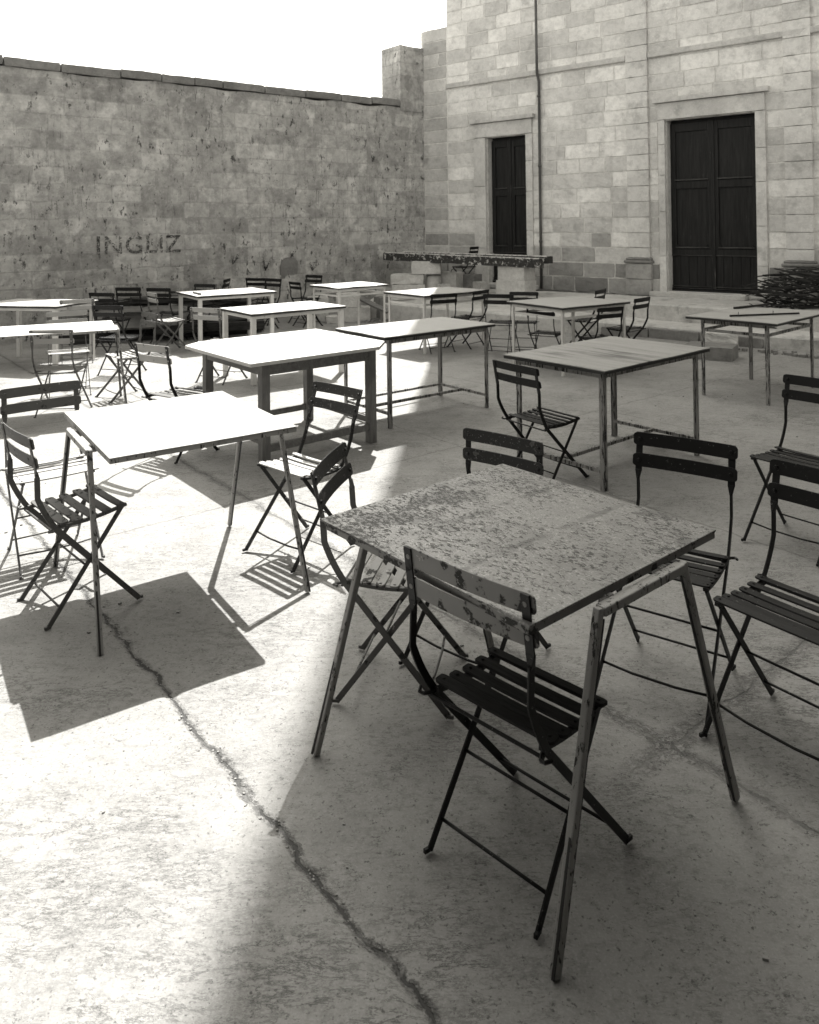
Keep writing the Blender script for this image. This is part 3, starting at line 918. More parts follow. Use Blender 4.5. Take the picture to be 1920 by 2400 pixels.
beam((-.10, 15.17, 1.075), (2.38, 13.10, 1.035), .16, .12, 'timber_beam', 'second speckled beam lying just behind the front one and ending farther right', 8)

# ================================================================== tables
def leg_tube(mb, p, q_, w_, side=(1, 0, 0)):
    mb.sweep([p, q_], w_, w_, side)
def table_root(name, cx, cy, a_, label, group, cat='table'):
    t = empty(name, (cx, cy, 0), a_)
    return tag(t, label, cat, group)
def slab_top(t, L, W, h, th, mat_, warp=.0, edge=None, name='tabletop', rimh=.0):
    mb = MB()
    n_ = 24
    vs = []; fs = []
    for zt in (0, 1):
        for j in range(n_ + 1):
            for i in range(n_ + 1):
                x_ = -L / 2 + L * i / n_; y_ = -W / 2 + W * j / n_
                e = noise.noise(Vector((x_ * 3, y_ * 3, L * 7))) * warp
                vs.append((x_, y_, h - th * (1 - zt) + e))
    N1 = (n_ + 1) ** 2
    for zt in (0, 1):
        for j in range(n_):
            for i in range(n_):
                k = zt * N1 + j * (n_ + 1) + i
                fs.append((k, k + 1, k + n_ + 2, k + n_ + 1) if zt else (k, k + n_ + 1, k + n_ + 2, k + 1))
    def edge_(idx):
        for a1, b1 in zip(idx[:-1], idx[1:]): fs.append((a1, b1, b1 + N1, a1 + N1))
    edge_([i for i in range(n_ + 1)]); edge_([i * (n_ + 1) + n_ for i in range(n_ + 1)])
    edge_([n_ * (n_ + 1) + n_ - i for i in range(n_ + 1)]); edge_([(n_ - i) * (n_ + 1) for i in range(n_ + 1)])
    mb.add(vs, fs)
    o = mb.build(name, mat_, t, bevel=.0015)
    return o
GT = 'steel-legged tables in the courtyard'
def trestle_table(cx, cy, a_, L, W, axis, top, leg, label, h=.75, barlen=.42, spl=.24, out=.04, warp=.002, th=.006):
    """axis 'x': trestles on the +-x sides, bars along y"""
    t = table_root('trestle_table', cx, cy, a_, label, GT)
    slab_top(t, L, W, h, th, M[top], warp)
    rim = MB(); zc = h - th - .0095; hh = .017
    for sx_, sy_, lx, ly in ((0, -1, L, .004), (0, 1, L, .004), (-1, 0, .004, W), (1, 0, .004, W)):
        rim.box((sx_ * (L / 2 - .004), sy_ * (W / 2 - .004), zc), (lx - .01, ly, hh) if sy_ else (lx, ly - .01, hh))
        rim.box((sx_ * (L / 2 - .017), sy_ * (W / 2 - .017), h - th - .003), (lx - .012, .026, .003) if sy_ else (.026, ly - .012, .003))
    rim.build('edge_frame', M['grey_slat' if top == 'flaked' else leg], t)
    half = (L if axis == 'x' else W) / 2
    for sg in (-1, 1):
        fr = empty('trestle', (0, 0, 0)); fr.parent = t
        def P(along, outw, z):
            o_ = sg * (half + outw)
            return (o_, along, z) if axis == 'x' else (along, o_, z)
        side = (1, 0, 0) if axis == 'x' else (0, 1, 0)
        zb = h - .034
        b = MB(); b.sweep([P(-barlen / 2, .022, zb), P(barlen / 2, .022, zb)], .030, .024, (0, 0, 1))
        b.sweep([P(-barlen / 2 + .06, -.02, zb), P(-barlen / 2 + .06, .01, zb)], .03, .03, (0, 0, 1))
        b.sweep([P(barlen / 2 - .06, -.02, zb), P(barlen / 2 - .06, .01, zb)], .03, .03, (0, 0, 1))
        b.build('crossbar', M[leg], fr, bevel=.004)
        for e in (-1, 1):
            l_ = MB()
            p = P(e * (barlen / 2 + .006), .022, zb + .010); q_ = P(e * (barlen / 2 + spl), out, 0.0)
            l_.sweep([p, q_], .022, .021, side)
            # inner flange of the angle iron
            lo_ = l_.build('leg', M[leg], fr, bevel=.004)
            for dx_, nm in ((-.0125, 'inner_flange'), (.0125, 'outer_flange')):
                f_ = MB()
                f_.sweep([Vector(P(e * (barlen / 2 + .006) + dx_, .022 + .004, zb - .02)), Vector(P(e * (barlen / 2 + spl) + dx_, out + .004, .004))], .003, .007, side)
                f_.build(nm, M['dark_edge'], lo_)
    return t
trestle_table(.299, 2.336, -.871, .85, .821, 'x', 'flaked', 'trestle_steel', 'foreground square table with grey flaking paint and splayed trestle legs in the shade', barlen=.36, spl=.22, out=.05, warp=.001)
trestle_table(-1.117, 3.663, -.975, .94, .811, 'y', 't2top', 'trestle_steel', 'white painted trestle table with finely cracked paint in full sun at front left', barlen=.42, spl=.27, out=.04)
trestle_table(-3.34, 7.02, R(-65.6), .76, 1.22, 'y', 'white_top', 'steel_leg', 'narrow white trestle table cut by the left side of the photo', barlen=.36, spl=.2, out=.08)

def leg_table(kind, cx, cy, a_, L, W, h, ix, iy, top, leg, label, edge='dark_edge', warp=.004, lw=.03, lighttop=None):
    t = table_root('steel_table', cx, cy, a_, label, GT)
    slab_top(t, L, W, h, .007, M[top], warp)
    e = MB(); 
    e.span((-L / 2 + .002, -W / 2 + .002, h - .026), (L / 2 - .002, -W / 2 + .02, h - .0085)); e.span((-L / 2 + .002, W / 2 - .02, h - .026), (L / 2 - .002, W / 2 - .002, h - .0085))
    e.span((-L / 2 + .002, -W / 2 + .02, h - .026), (-L / 2 + .02, W / 2 - .02, h - .0085)); e.span((L / 2 - .02, -W / 2 + .02, h - .026), (L / 2 - .002, W / 2 - .02, h - .0085))
    e.build('edge_strip', M[edge], t)
    X, Y = L / 2 - ix, W / 2 - iy
    fr = MB()
    for sx_ in (-1, 1):
        fr.bar((sx_ * X, -Y, h - .05), (sx_ * X, Y, h - .05), .03, .024, (1, 0, 0))
        fr.bar((-X, sx_ * Y, h - .05), (X, sx_ * Y, h - .05), .03, .024, (0, 1, 0))
    fr.build('top_frame', M[leg], t)
    for sx_ in (-1, 1):
        for sy_ in (-1, 1):
            l_ = MB()
            if kind == 'square': l_.box((sx_ * X, sy_ * Y, (h - .036) / 2), (.048, .048, h - .036))
            else:
                l_.box((sx_ * X, sy_ * (Y + lw / 2 - .003), (h - .036) / 2), (lw, .005, h - .036))
                l_.box((sx_ * (X + lw / 2 - .003), sy_ * Y, (h - .036) / 2), (.005, lw, h - .036))
                l_.tube([(sx_ * X, sy_ * Y, 0), (sx_ * X, sy_ * Y, h - .04)], lw * .42, 8)
            l_.build('leg', M[leg], t)
    s_ = MB()
    if kind == 'pipe':
        z = .115
        for sy_ in (-1, 1): s_.sweep([(-X, sy_ * Y, z), (X, sy_ * Y, z)], .022, .022, (0, 1, 0))
        s_.sweep([(0, -Y, z), (0, Y, z)], .022, .022, (1, 0, 0))
        if top == 'pale_top' or lighttop: s_.sweep([(-X, -Y, z + .0), (-X, Y, z + .0)], .02, .02, (1, 0, 0))
    elif kind == 'rail':
        z = h - .13
        for sx_ in (-1, 1):
            s_.bar((sx_ * X, -Y, z), (sx_ * X, Y, z), .026, .014, (1, 0, 0))
            s_.bar((-X, sx_ * Y, z), (X, sx_ * Y, z), .026, .014, (0, 1, 0))
    if s_.v: s_.build('stretcher', M[leg], t)
    return t
leg_table('pipe', .05, 6.903, -.905, .737, 1.242, .752, .05, .08, 'pale_top', 'steel_leg', 'long thin-topped table cut by the shadow edge, left of the streaky grey plywood table', lighttop=True)
leg_table('pipe', 1.375, 5.405, -.869, .832, 1.243, .757, .075, .08, 'grey_top', 'steel_leg', 'streaky grey plywood table with dark edges and low stretchers, all in shade', lw=.034)
leg_table('rail', 1.823, 8.97, -1.0, .93, 1.06, .747, .06, .054, 'pale_top', 'white_leg', 'pale square table in shade with black chairs tucked round it, near the steps')
leg_table('rail', .352, 10.53, -.879, .835, 1.172, .753, .06, .063, 'pale_top', 'white_leg', 'farther table half sunlit, half shaded, right in front of the rough stones')
leg_table('rail', -.939, 11.873, -.868, .756, .937, .75, .05, .05, 'white_top', 'white_leg', 'farthest white sunlit table in front of the stacked cut blocks', warp=.015)
leg_table('square', -1.429, 8.698, -.915, .786, 1.172, .75, .045, .045, 'white_top', 'white_leg', 'bright white table with thick square white legs behind the wooden table')
leg_table('square', -2.634, 11.054, -.985, .937, 1.155, .735, .045, .06, 'white_top', 'white_leg', 'long white table near the painted wall with a loose slat on its left end')
leg_table('rail', 3.37, 7.52, R(-47.5), .86, 1.22, .75, .13, .10, 'pale_top', 'steel_leg', 'pale table at the right edge with a dark rod lying across it')
leg_table('square', -4.66, 9.64, R(-103), .8, 1.2, .745, .05, .06, 'white_top', 'white_leg', 'white sunlit table at the far left edge behind the chairs')

# wooden table with clipped corners
T3 = table_root('wooden_table', -.95, 5.985, -.89, 'heavy wooden table with white top, two clipped corners and thick square legs in the sun', None)
L, W, h = 1.205, 1.268, .747
lc = [(-L / 2, -W / 2 + .17), (-L / 2 + .13, -W / 2)]      # left corner: on back-left edge, on left-front edge
rc = [(L / 2, W / 2 - .20), (L / 2 - .20, W / 2)]
ml = ((lc[0][0] * .7 + lc[1][0] * .3), (lc[0][1] * .7 + lc[1][1] * .3))
mr = ((rc[0][0] * .35 + rc[1][0] * .65), (rc[0][1] * .35 + rc[1][1] * .65))
def shrink(poly, e=.0032):
    c_ = Vector((sum(p[0] for p in poly) / len(poly), sum(p[1] for p in poly) / len(poly)))
    return [tuple(Vector(p) + (c_ - Vector(p)).normalized() * e) for p in poly]
mb = MB()
mb.prism(shrink([ml, lc[1], (L / 2, -W / 2), rc[0], mr]), h - .025, h)
mb.prism(shrink([ml, mr, rc[1], (-L / 2, W / 2), lc[0]]), h - .025, h - .001)
mb.build('tabletop', M['white_top'], T3, bevel=.003)
ix, iy = .15, .18
X, Y = L / 2 - ix, W / 2 - iy
for sx_ in (-1, 1):
    for sy_ in (-1, 1):
        l_ = MB(); l_.box((sx_ * X, sy_ * Y, (h - .027) / 2), (.064, .064, h - .027)); l_.build('leg', M['wood_leg'], T3, bevel=.004)
for sg in (-1, 1):
    m1 = MB(); m1.box((0, sg * (Y + .012), h - .027 - .046), (2 * X - .062, .024, .092)); m1.build('apron', M['wood_rail'], T3, bevel=.003)
    m1 = MB(); m1.box((sg * (X + .012), 0, h - .027 - .046), (.024, 2 * Y - .062, .092)); m1.build('apron', M['wood_rail'], T3, bevel=.003)
    m1 = MB(); m1.box((0, sg * Y, .17), (2 * X - .062, .034, .048)); m1.build('stretcher', M['wood_rail'], T3, bevel=.004)
    m1 = MB(); m1.box((sg * X, 0, .12), (.034, 2 * Y - .062, .05)); m1.build('stretcher', M['wood_rail'], T3, bevel=.004)

# ================================================================== folding chairs
def bez(p0, p1, p2, n_):
    return [tuple((1 - t) ** 2 * a_ + 2 * (1 - t) * t * b_ + t * t * c_ for a_, b_, c_ in zip(p0, p1, p2)) for t in [i / n_ for i in range(n_ + 1)]]
def slat(mb, x0, x1, yc, zc, wd, th, nrm, sag=0.0, n_=10, bow=0.0):
    """slat from x0 to x1 with rounded ends; nrm = unit normal in the y-z plane"""
    ny, nz = nrm
    ty, tz = nz, -ny          # in-plane direction across the slat
    out = []
    r = wd * .45
    xs_ = [x0, x0 + r * .15, x0 + r * .5, x0 + r] + [x0 + r + (x1 - x0 - 2 * r) * i / n_ for i in range(1, n_)] + [x1 - r, x1 - r * .5, x1 - r * .15, x1]
    vs = []; fs = []
    for x_ in xs_:
        e = min(x_ - x0, x1 - x_)
        hw = wd / 2 * (1 if e >= r else (.55 + .45 * math.sqrt(max(0, 1 - (1 - e / r) ** 2))))
        u_ = (x_ - x0) / (x1 - x0) * 2 - 1
        sg_ = -sag * (1 - u_ * u_)
        bo = -bow * (1 - u_ * u_)
        for a_, b_ in ((-1, -1), (1, -1), (1, 1), (-1, 1)):
            vs.append((x_, yc + ty * hw * a_ + ny * th / 2 * b_ + bo, zc + tz * hw * a_ + nz * th / 2 * b_ + sg_))
    m_ = len(xs_)
    fs += [(0, 1, 2, 3), tuple((m_ - 1) * 4 + k for k in (3, 2, 1, 0))]
    for i in range(m_ - 1):
        for k in range(4):
            fs.append((i * 4 + k, (i + 1) * 4 + k, (i + 1) * 4 + (k + 1) % 4, i * 4 + (k + 1) % 4))
    mb.add(vs, fs)
TPL = [.199, -.26, .804, .188, -.154, .426, .201, .147, .432, .186, .203, .172, -.186]
def chair(pose, t, label, back='iron', seat='iron', leg='iron', nsl=7, sw=.041, sth=.007, scale=1.0, group=None, hook=True, name='folding_chair'):
    wT, yT, zT, wR, yR, zR, wF, yF, zF, wf, yf, wr, yr = t
    root = empty(name, (pose[0], pose[1], 0), pose[2], scale)
    tag(root, label, 'chair', group or GC)
    wb = wT - .022
    # backrest : two slats
    bk = MB()
    lean = Vector((0, yT - (yR - .05), zT - zR - .08)).normalized()
    nrm = (lean.z, -lean.y)      # facing forward
    for k in (0, 1):
        zc = zT - .026 - k * .080
        yc = yT + (zT - zc) * (-lean.y / lean.z) + .008
        slat(bk, -wT, wT, yc, zc, .052, .005, nrm, bow=.012)
        for sg in (-1, 1):
            bk.tube([(sg * (wb - .002), yc - .012, zc), (sg * (wb - .002), yc + .006, zc)], .007, 8)
    bk.build('backrest', M[back], root, bevel=.001, seg=1)
    # long bars : back upright curving into front leg
    for sg in (-1, 1):
        l_ = MB()
        top = Vector((sg * wb, yT + .0, zT - .002)); bot = Vector((sg * wb, yT + .15 * (-lean.y / lean.z), zT - .15))
        l_.sweep([top, bot], .005, .026, (1, 0, 0))
        tw = bot
        S = Vector((sg * (wR - .008), yR + .0, zR - .02))
        K = Vector((sg * wb, yR - .072, zR + .12))
        l_.sweep([bot + Vector((0, 0, .006)), bot - Vector((0, 0, .03)) + Vector((0, .03 * -lean.y / lean.z, 0))], [.008, .019], [.026, .008], (1, 0, 0))
        foot = Vector((sg * wf, yf, 0.004))
        dirf = (foot - S).normalized()
        cpt = Vector((K.x, yR - .045, zR + .045))
        pts = [bot - Vector((0, 0, .02)) + Vector((0, .02 * -lean.y / lean.z, 0))] + bez(K, cpt, S, 7) + [S + (foot - S) * f for f in (.25, .5, .75, .93)]
        pts += [foot - dirf * .012, foot]
        l_.sweep(pts, .022, .007, (1, 0, 0))
        l_.sweep([foot + Vector((0, -.008, .003)), foot + Vector((sg * .004, .016, .004))], .012, .010, (1, 0, 0))
        o = l_.build('front_leg', M[leg], root, bevel=.001, seg=1)
    # short bars : seat front to rear foot
    for sg in (-1, 1):
        l_ = MB()
        a_ = Vector((sg * (wr - .006), yF - .022, zF - .022)); b_ = Vector((sg * wr, yr, .004))
        pts = [a_ + (b_ - a_) * f for f in (0, .3, .6, .93, 1)]
        l_.sweep(pts, .020, .007, (1, 0, 0))
        l_.sweep([b_ + Vector((0, .008, .003)), b_ + Vector((sg * .004, -.016, .004))], .012, .010, (1, 0, 0))
        l_.build('rear_leg', M[leg], root, bevel=.001, seg=1)
    # rods
    def rod(x_, p, name_, r=.0045, sag=0):
        m1 = MB(); m1.tube([(-x_, p[0], p[1]), (-x_ * .4, p[0] + sag, p[1] - sag), (x_ * .4, p[0] + sag, p[1] - sag), (x_, p[0], p[1])], r, 8)
        m1.build(name_, M[leg], root, smooth=True)
    fr_ = lambda f: ((yR + .0) + (yf - yR) * f, (zR - .02) * (1 - f))
    rr_ = lambda f: ((yF - .022) + (yr - yF + .022) * f, (zF - .022) * (1 - f))
    rod(wf - .002, fr_(.80), 'stretcher', sag=.006)
    rod(wr - .002, rr_(.84), 'stretcher')
    rod(wr - .004, rr_(.50), 'stretcher')
    # seat
    st = MB()
    span_ = (yF - yR)
    pitch = span_ / nsl
    for k in range(nsl):
        f = (k + .5) / nsl
        y_ = yR + span_ * f
        z_ = zR + (zF - zR) * f - .012 * math.sin(math.pi * f) + (.004 if k == 0 else 0)
        ang = (-.05, -.02, 0, 0, .02, .04, .12)[min(6, int(f * 7))]
        slat(st, -wR, wR, y_, z_ - sth / 2, min(sw, pitch * .66), sth, (math.sin(ang), math.cos(ang)), sag=random.uniform(0, .005))
        for sg in (-1, 1):
            st.tube([(sg * (wr - .002), y_, z_ - .002), (sg * (wr - .002), y_, z_ + .0025)], .005, 8)
    st.build('seat', M[seat], root, bevel=.0012, seg=1)
    sf = MB()
    for sg in (-1, 1):
        pts = []
        for k in range(8):
            f = k / 7
            pts.append((sg * (wr - .004), yR - .004 + (span_ + .0) * f, zR + (zF - zR) * f - .012 * math.sin(math.pi * f) - sth - .008))
        sf.sweep(pts, .012, .016, (1, 0, 0))
        # hook round the long bar
        x_ = sg * (wR - .004)
        hk = [(x_ - sg * .02, yR + .02, zR - .02), (x_ - sg * .012, yR - .01, zR - .022), (x_, yR - .032, zR - .022), (x_ + sg * .014, yR - .036, zR - .02), (x_ + sg * .024, yR - .02, zR - .018)]
        sf.tube(hk, .005, 6)
    sf.tube([(-wR + .01, yR - .012, zR - .03), (wR - .01, yR - .012, zR - .03)], .005, 8)
    sf.build('seat_frame', M[leg], root)
    return root
GC = 'folding slatted chairs in the courtyard'
N_ = {}
random.seed(21)
N_['C1'] = chair([0.286, 2.07, 5.506], [0.21, -0.24, 0.813, 0.19, -0.152, 0.43, 0.202, 0.125, 0.419, 0.186, 0.203, 0.172, -0.186], 'dark-seated chair with grey peeling backrest pulled up to the foreground table, back to the camera', back='grey_slat', seat='wood_dark', leg='iron', nsl=5, sw=0.036, sth=0.009)
N_['C2'] = chair([0.91, 2.805, 2.53], [0.197, -0.262, 0.812, 0.184, -0.158, 0.437, 0.2, 0.143, 0.44, 0.188, 0.227, 0.176, -0.204], 'black chair with open back at the far right side of the foreground table', nsl=6)
N_['C3'] = chair([0.876, 5.124, 5.317], [0.217, -0.266, 0.754, 0.191, -0.159, 0.377, 0.205, 0.141, 0.395, 0.211, 0.164, 0.181, -0.128], 'black chair in shade facing right into the streaky grey plywood table', nsl=7)
N_['C4'] = chair([-0.579, 3.994, 2.414], [0.195, -0.277, 0.791, 0.174, -0.126, 0.43, 0.212, 0.14, 0.439, 0.187, 0.206, 0.176, -0.194], 'chair with pale sunlit slats and chipped dark back beside the front left white table', back='iron_light', seat='grey_soft', leg='iron_light', nsl=6)
N_['C5'] = chair([-0.054, 2.832, 4.507], [0.203, -0.267, 0.798, 0.182, -0.151, 0.436, 0.201, 0.147, 0.432, 0.186, 0.209, 0.17, -0.188], 'dark-backed chair with speckled pale seat tucked under the left side of the foreground table', back='iron_light', seat='grey_slat', leg='mid_grey', nsl=6, sw=0.05)
N_['C6'] = chair([0.228, 2.969, 2.44], [0.192, -0.214, 0.803, 0.188, -0.154, 0.426, 0.201, 0.147, 0.432, 0.186, 0.203, 0.18, -0.233], 'black chair tucked under the back edge of the foreground table, only its speckled back showing', back='iron_light', nsl=6)
N_['C7'] = chair([1.196, 2.47, 2.203], [0.199, -0.26, 0.804, 0.188, -0.153, 0.423, 0.2, 0.149, 0.427, 0.186, 0.2, 0.172, -0.186], 'black slatted chair cut by the right edge in front of the other right-hand chairs', nsl=6)
N_['C8'] = chair([1.982, 3.989, 2.218], [0.199, -0.26, 0.804, 0.188, -0.154, 0.426, 0.201, 0.147, 0.432, 0.186, 0.203, 0.172, -0.186], 'black chair at the right edge behind the large cut-off one, mostly outside the photo', nsl=6)
N_['C9'] = chair([-1.496, 3.468, -0.811], [0.199, -0.26, 0.804, 0.188, -0.154, 0.426, 0.2, 0.152, 0.447, 0.182, 0.198, 0.172, -0.186], 'grey wooden-slatted chair under the front left white table, its back outside the left edge', back='mid_grey', seat='mid_grey', leg='mid_grey', nsl=5, sw=0.046, sth=0.009)
N_['C10'] = chair([-1.837, 3.961, 3.79], [0.2, -0.263, 0.819, 0.194, -0.156, 0.438, 0.2, 0.146, 0.436, 0.186, 0.21, 0.166, -0.187], 'chair with pale seat slats and riveted grey back at the left edge', back='mid_grey', seat='grey_soft', leg='mid_grey', nsl=6)
N_['C11'] = chair([-2.806, 7.597, 2.28], [0.199, -0.26, 0.804, 0.188, -0.154, 0.426, 0.201, 0.132, 0.42, 0.189, 0.21, 0.176, -0.177], 'chair with pale slats and crossed legs in the sun beside the narrow trestle table', back='mid_grey', seat='grey_soft', leg='mid_grey', nsl=6)
N_['C12'] = chair([-1.701, 5.688, 5.698], [0.191, -0.256, 0.829, 0.186, -0.145, 0.444, 0.187, 0.138, 0.452, 0.179, 0.195, 0.176, -0.182], 'grey-backed chair facing away in the sun behind the front left white table', back='grey_soft', seat='mid_grey', leg='iron', nsl=6)
protos = {}
for kind, mats in (('dark', ('iron', 'iron', 'iron')), ('grey', ('grey_soft', 'grey_soft', 'mid_grey'))):
    protos[kind] = None
BG = [
    ('grey', [-4.15, 9.63, 0.42], 0.993, 'pale sunlit-topped chair at the left edge before the far left white table'),
    ('grey', [-3.449, 7.807, 3.617], 0.996, 'grey chair with sunlit pale seat directly behind the narrow trestle table'),
    ('grey', [-3.142, 6.989, 0.034], 0.967, 'grey-backed chair under the near side of the narrow trestle table'),
    ('grey', [-3.232, 10.404, -0.917], 0.994, 'slim pale chair facing right by the left end of the long white table'),
    ('grey', [-2.055, 8.357, -0.422], 1.008, 'pale chair at the left end of the bright white square-legged table'),
    ('dark', [-4.037, 11.405, -0.132], 0.996, 'black single-slat chair by the painted wall, left of a pale sideways chair'),
    ('dark', [-3.52, 11.25, -0.26], 0.995, 'black chair behind the left end of the long white table'),
    ('dark', [-3.193, 11.433, 2.745], 0.994, 'black chair behind the middle of the long white table'),
    ('dark', [-3.256, 12.705, 1.53], 1.0, 'narrow side-on black chair by the wall below the weed'),
    ('dark', [-2.5, 13.15, -0.3], 0.994, 'black chair by the wall directly under the leafy plant'),
    ('dark', [-2.399, 12.517, 2.496], 0.994, 'black chair just left of the rounded patch on the wall'),
    ('dark', [-1.72, 12.85, -0.88], 0.922, 'black chair side-on at the left of the farthest white table'),
    ('dark', [-1.82, 13.3, 2.54], 0.994, 'black chair leaning at the wall behind the farthest white table'),
    ('dark', [-4.05, 10.55, -0.26], 0.995, 'dim grey-black chair behind the far left white table'),
    ('dark', [-3.309, 8.847, -0.24], 0.994, 'dark wide-slatted chair in front of the timber pile'),
    ('dark', [0.756, 10.478, 0.886], 0.958, 'black chair with curved legs facing the half-shaded farther table'),
    ('dark', [0.346, 10.149, 0.366], 0.954, 'dull black chair pushed in at the front of the half-shaded farther table'),
    ('dark', [1.162, 9.81, -0.32], 0.977, 'black chair standing between the two rail-framed tables near the steps'),
    ('dark', [1.42, 9.85, 2.9], 0.95, 'black chair behind the left corner of the pale square table in shade'),
    ('dark', [2.2, 9.95, 1.0], 1.003, 'black chair peeping over the far edge of the pale square table in shade'),
    ('dark', [2.53, 9.199, 0.797], 0.962, 'black curved-leg chair standing free at the right of the pale square table in shade'),
    ('dark', [2.06, 8.57, 0.45], 0.92, 'black chair pushed under the front right side of the pale square table in shade'),
    ('dark', [1.6, 9.09, -0.54], 0.88, 'black chair pushed under the front left side of the pale square table in shade'),
]
for kind, p, s_, lab in BG:
    if protos[kind] is None:
        mt = ('iron', 'iron', 'iron') if kind == 'dark' else ('grey_soft', 'grey_soft', 'mid_grey')
        c_ = chair(p, TPL, lab, *mt, nsl=7 if kind == 'dark' else 6, scale=s_)
        protos[kind] = c_
    else:
        c_ = copy_tree(protos[kind])
        c_.location = (p[0], p[1], 0); c_.rotation_euler = (0, 0, p[2]); c_.scale = (s_,) * 3
        tag(c_, lab)
# chair standing on the platform behind the beams
c_ = copy_tree(protos['dark']); c_.location = (1.02, 14.98, .418); c_.rotation_euler = (0, 0, R(60)); c_.scale = (1.0,) * 3
tag(c_, 'black chair standing on the platform behind the speckled beams')

# ================================================================== timber pile by the left wall
random.seed(3)
def plank(c_, L_, w_, t_, ang, tilt, label, mat_, roll=0):
    mb = MB(); n_ = 10; rings = []
    vs = []; fs = []
    for i in range(n_ + 1):
        x_ = -L_ / 2 + L_ * i / n_
        b_ = noise.noise(Vector((x_ * 2, L_, 0))) * .015
        for y_, z_ in ((-w_ / 2, -t_ / 2), (w_ / 2, -t_ / 2), (w_ / 2, t_ / 2), (-w_ / 2, t_ / 2)):
            vs.append((x_, y_ + b_ * .3 + noise.noise(Vector((x_ * 9, y_ * 20, L_))) * .004, z_ + b_))
    fs += [(0, 1, 2, 3), tuple(n_ * 4 + k for k in (3, 2, 1, 0))]
    for i in range(n_):
        for k in range(4): fs.append((i * 4 + k, (i + 1) * 4 + k, (i + 1) * 4 + (k + 1) % 4, i * 4 + (k + 1) % 4))
    mb.add(vs, fs)
    o = mb.build('plank', M[mat_]); o.location = c_; o.rotation_euler = (roll, tilt, R(ang))
    return tag(o, label, 'plank', 'old timbers piled along the wall')
P_ = [((-3.95, 11.42, .33), 1.25, .42, .04, 14, .02, 'wide grey board tilted on the pile, its lower edge catching light', 'plank_light', .75),
      ((-3.0, 11.55, .17), 1.6, .2, .12, 20, .0, 'thick dark timber lying lowest at the right end of the pile', 'plank_dark', 0),
      ((-4.3, 11.62, .10), 1.9, .22, .16, 24, 0, 'thick black sleeper lying on the ground under the wide grey board', 'plank_dark', 0),
      ((-3.1, 11.72, .32), 1.5, .16, .05, 12, .03, 'pale-edged plank crossing above the lowest right timber', 'plank_light', .2),
      ((-3.3, 11.95, .43), 1.7, .12, .08, 30, -.04, 'dark squared timber in the middle of the pile', 'plank_dark', .3),
      ((-4.4, 11.75, .50), 1.4, .10, .05, 26, .05, 'slim dark plank sticking up at the left end of the pile', 'plank_dark', .1),
      ((-3.9, 11.95, .60), 1.3, .14, .03, 10, -.03, 'pale plank laid across the top of the pile', 'plank_light', .1),
      ((-3.6, 12.1, .50), 1.5, .12, .06, 34, .10, 'dark plank leaning up towards the painted wall', 'plank_dark', .2),
      ((-3.2, 12.1, .58), 1.1, .09, .05, 5, .12, 'short dark plank sloping down under the long white table', 'plank_dark', 0),
      ((-4.75, 11.5, .28), 1.0, .14, .10, 30, -.06, 'stubby black timber at the far left of the pile', 'plank_dark', .2),
      ((-3.7, 11.6, .03), 2.6, .2, .06, 22, 0, 'long flat board on the ground in front of the sleeper', 'plank_dark', 0),
      ((-2.75, 12.0, .12), .9, .25, .2, 35, 0, 'square black timber stub at the right end of the pile', 'plank_dark', 0)]
for a_ in P_: plank(*a_)
plank((-.62, 13.15, .30), .62, .10, .035, -32, .35, 'pale plank leaning beside the stacked cut blocks', 'plank_light', .3)
# loose sticks in the pile
tw = MB()
for i in range(90):
    a1 = random.uniform(-.2, .9); L_ = random.uniform(.4, 1.1)
    c_ = Vector((random.uniform(-4.8, -2.7), 0, random.uniform(.12, .58))); c_.y = 14.55 + .74 * c_.x * .95 + random.uniform(-.35, .3)
    c_.y = 11.85 + (c_.x + 3.7) * .36 + random.uniform(-.22, .3)
    d_ = Vector((math.cos(a1), math.sin(a1), random.uniform(-.15, .15))) * L_ / 2
    tw.tube([c_ - d_, c_ + Vector((0, 0, random.uniform(-.03, .03))), c_ + d_], [random.uniform(.006, .014)] * 3, 5)
o = tw.build('brushwood', M['bark']); tag(o, 'dark sticks heaped among the old timbers at the wall', 'brushwood', kind='stuff')
# branch pile on the steps, right
tw = MB(); random.seed(14)
for i in range(260):
    a1 = random.gauss(math.pi, .45); L_ = random.uniform(.35, .85)
    c_ = Vector((random.uniform(5.02, 6.2), random.uniform(10.6, 11.3), 0)); 
    c_.z = .2 + random.random() ** 1.2 * .74 * min(1, (c_.x - 4.5) / .75)
    d_ = Vector((math.cos(a1), math.sin(a1) * .5, random.gauss(.10, .18))) * L_ / 2
    r_ = random.uniform(.005, .016)
    tw.tube([c_ - d_, c_ + Vector((0, 0, random.uniform(-.04, .03))), c_ + d_], [r_, r_, r_ * .6], 5)
o = tw.build('brushwood', M['bark']); tag(o, 'heap of dry branches on the step beside the right-hand door', 'brushwood', kind='stuff')
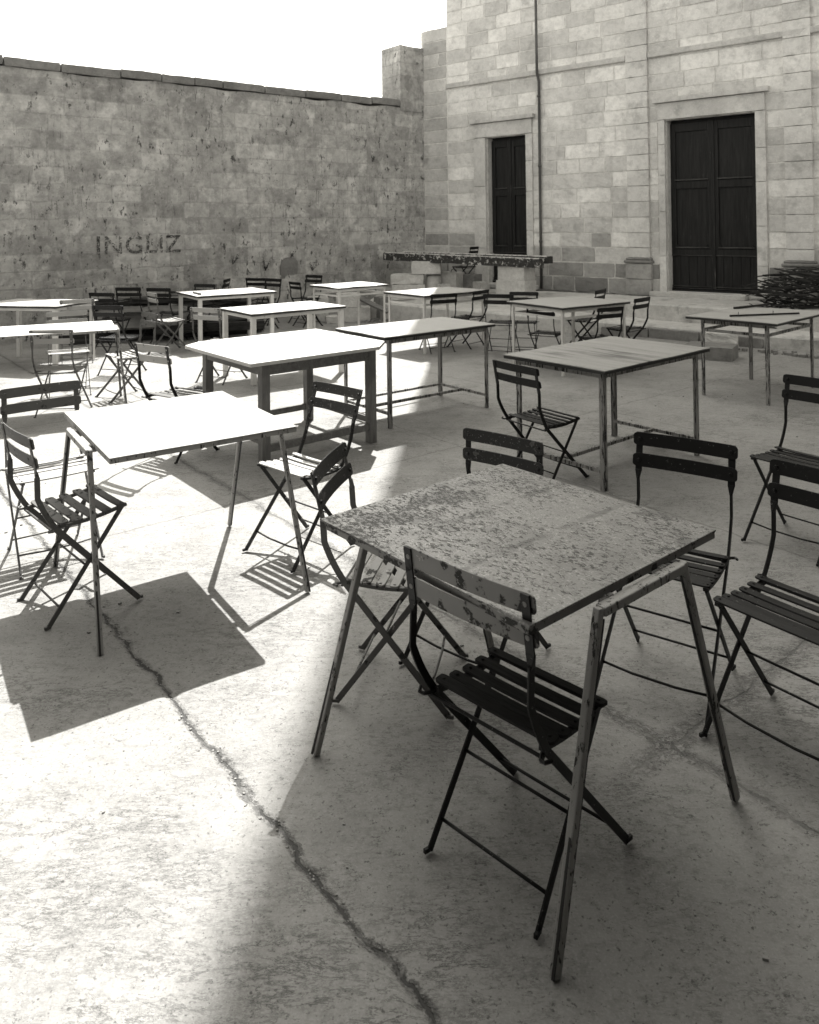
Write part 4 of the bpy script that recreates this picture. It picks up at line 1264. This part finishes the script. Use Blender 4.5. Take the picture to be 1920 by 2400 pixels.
# small things
def stick(p, q_, r_, name, label, cat, mat_='bark', nails=False):
    mb = MB(); mb.sweep([p, q_], r_ * 2, r_ * 2, (0, 0, 1))
    if nails:
        for f in (.12, .62):
            c_ = Vector(p).lerp(Vector(q_), f); mb.tube([c_, c_ + Vector((0, 0, .035))], .003, 5)
    o = mb.build(name, M[mat_]); return tag(o, label, cat)
stick((3.0, 7.28, .763), (3.72, 7.42, .763), .008, 'iron_rod', 'dark rod with two upright nails lying on the table at the right edge', 'rod', 'iron', True)
stick((3.32, 7.95, .76), (3.75, 8.12, .775), .011, 'wood_stick', 'short dark stick lying behind the rod on the table at the right edge', 'stick')
stick((-3.02, 10.78, .748), (-2.85, 10.52, .748), .012, 'lath', 'loose grey lath lying on the left end of the long white table', 'slat', 'mid_grey')
mb = MB(); mb.tube([(.05 * math.cos(t), .035 * math.sin(t), .012) for t in [i * math.pi / 8 for i in range(17)]], .010, 8)
o = mb.build('metal_ring', M['iron']); o.location = (-2.17, 7.93, 0); tag(o, 'small dark ring on the ground in the shadow by the wooden table', 'ring')
random.seed(9)
pb = MB()
for i in range(260):
    x_ = random.uniform(-2.5, 3.2); y_ = random.uniform(1.5, 9)
    s_ = random.choice((.003, .004, .005, .009))
    rough_block(pb, (x_, y_, ground_z(x_, y_) + s_ * .3), (s_ * 1.4, s_, s_ * .7), Matrix.Rotation(random.uniform(0, 3), 3, 'Z'), amp=.002, n=1, seed=i)
for i in range(150):
    t_ = random.uniform(-.6, 2.2); x_ = -.44 - .626 * t_ + random.gauss(0, .018); y_ = 2.22 + .78 * t_ + random.gauss(0, .018)
    s_ = random.choice((.002, .003, .003, .005))
    rough_block(pb, (x_, y_, ground_z(x_, y_) + s_ * .3), (s_ * 1.4, s_, s_ * .7), Matrix.Rotation(random.uniform(0, 3), 3, 'Z'), amp=.002, n=1, seed=i)
o = pb.build('gravel', M['pebble']); tag(o, 'scattered grit and chips on the concrete', 'gravel', kind='stuff')

# unseen canopy and dark blocks, added only to shade the near ground
AW = empty('shade_canopy', (.2, 0, 0)); tag(AW, 'unseen dark canopy on two poles, added to shade the near ground', 'shade canopy')
mb = MB(); mb.sweep([(0, 1.3, 2.45), (0, -1.0, 2.9), (0, -4.9, 3.2)], .03, 6.0, (1, 0, 0)); mb.build('canvas', M['iron'], AW)  # added sheet over the camera, blocks sky light from above
for x_ in (-2.9, 2.9):
    mb = MB(); mb.tube([(x_, 1.1, 0), (x_, 1.1, 2.46)], .03, 10); mb.build('pole', M['iron'], AW)
mb = MB(); mb.span((3.45, -9, -.2), (6.5, 4.6, 6)); o = mb.build('shade_block_side', M['wing']); tag(o, 'unseen dark block on the right, added to shade the near ground', 'building')  # invented block out of view, cuts sky light from the right
mb = MB(); mb.span((-3.9, -9, -.2), (3.44, -5, 3.4)); o = mb.build('shade_block_rear', M['wing']); tag(o, 'unseen low dark block behind the camera, added to shade the near ground', 'building')  # invented block, cuts low sky light from behind the camera
mb = MB(); mb.span((-9, -9, -.2), (-4.0, 3.6, 4.6)); o = mb.build('shade_block_side', M['wing']); tag(o, 'unseen dark block on the left, added to shade the near ground', 'building')  # invented block out of view, cuts sky light from the left
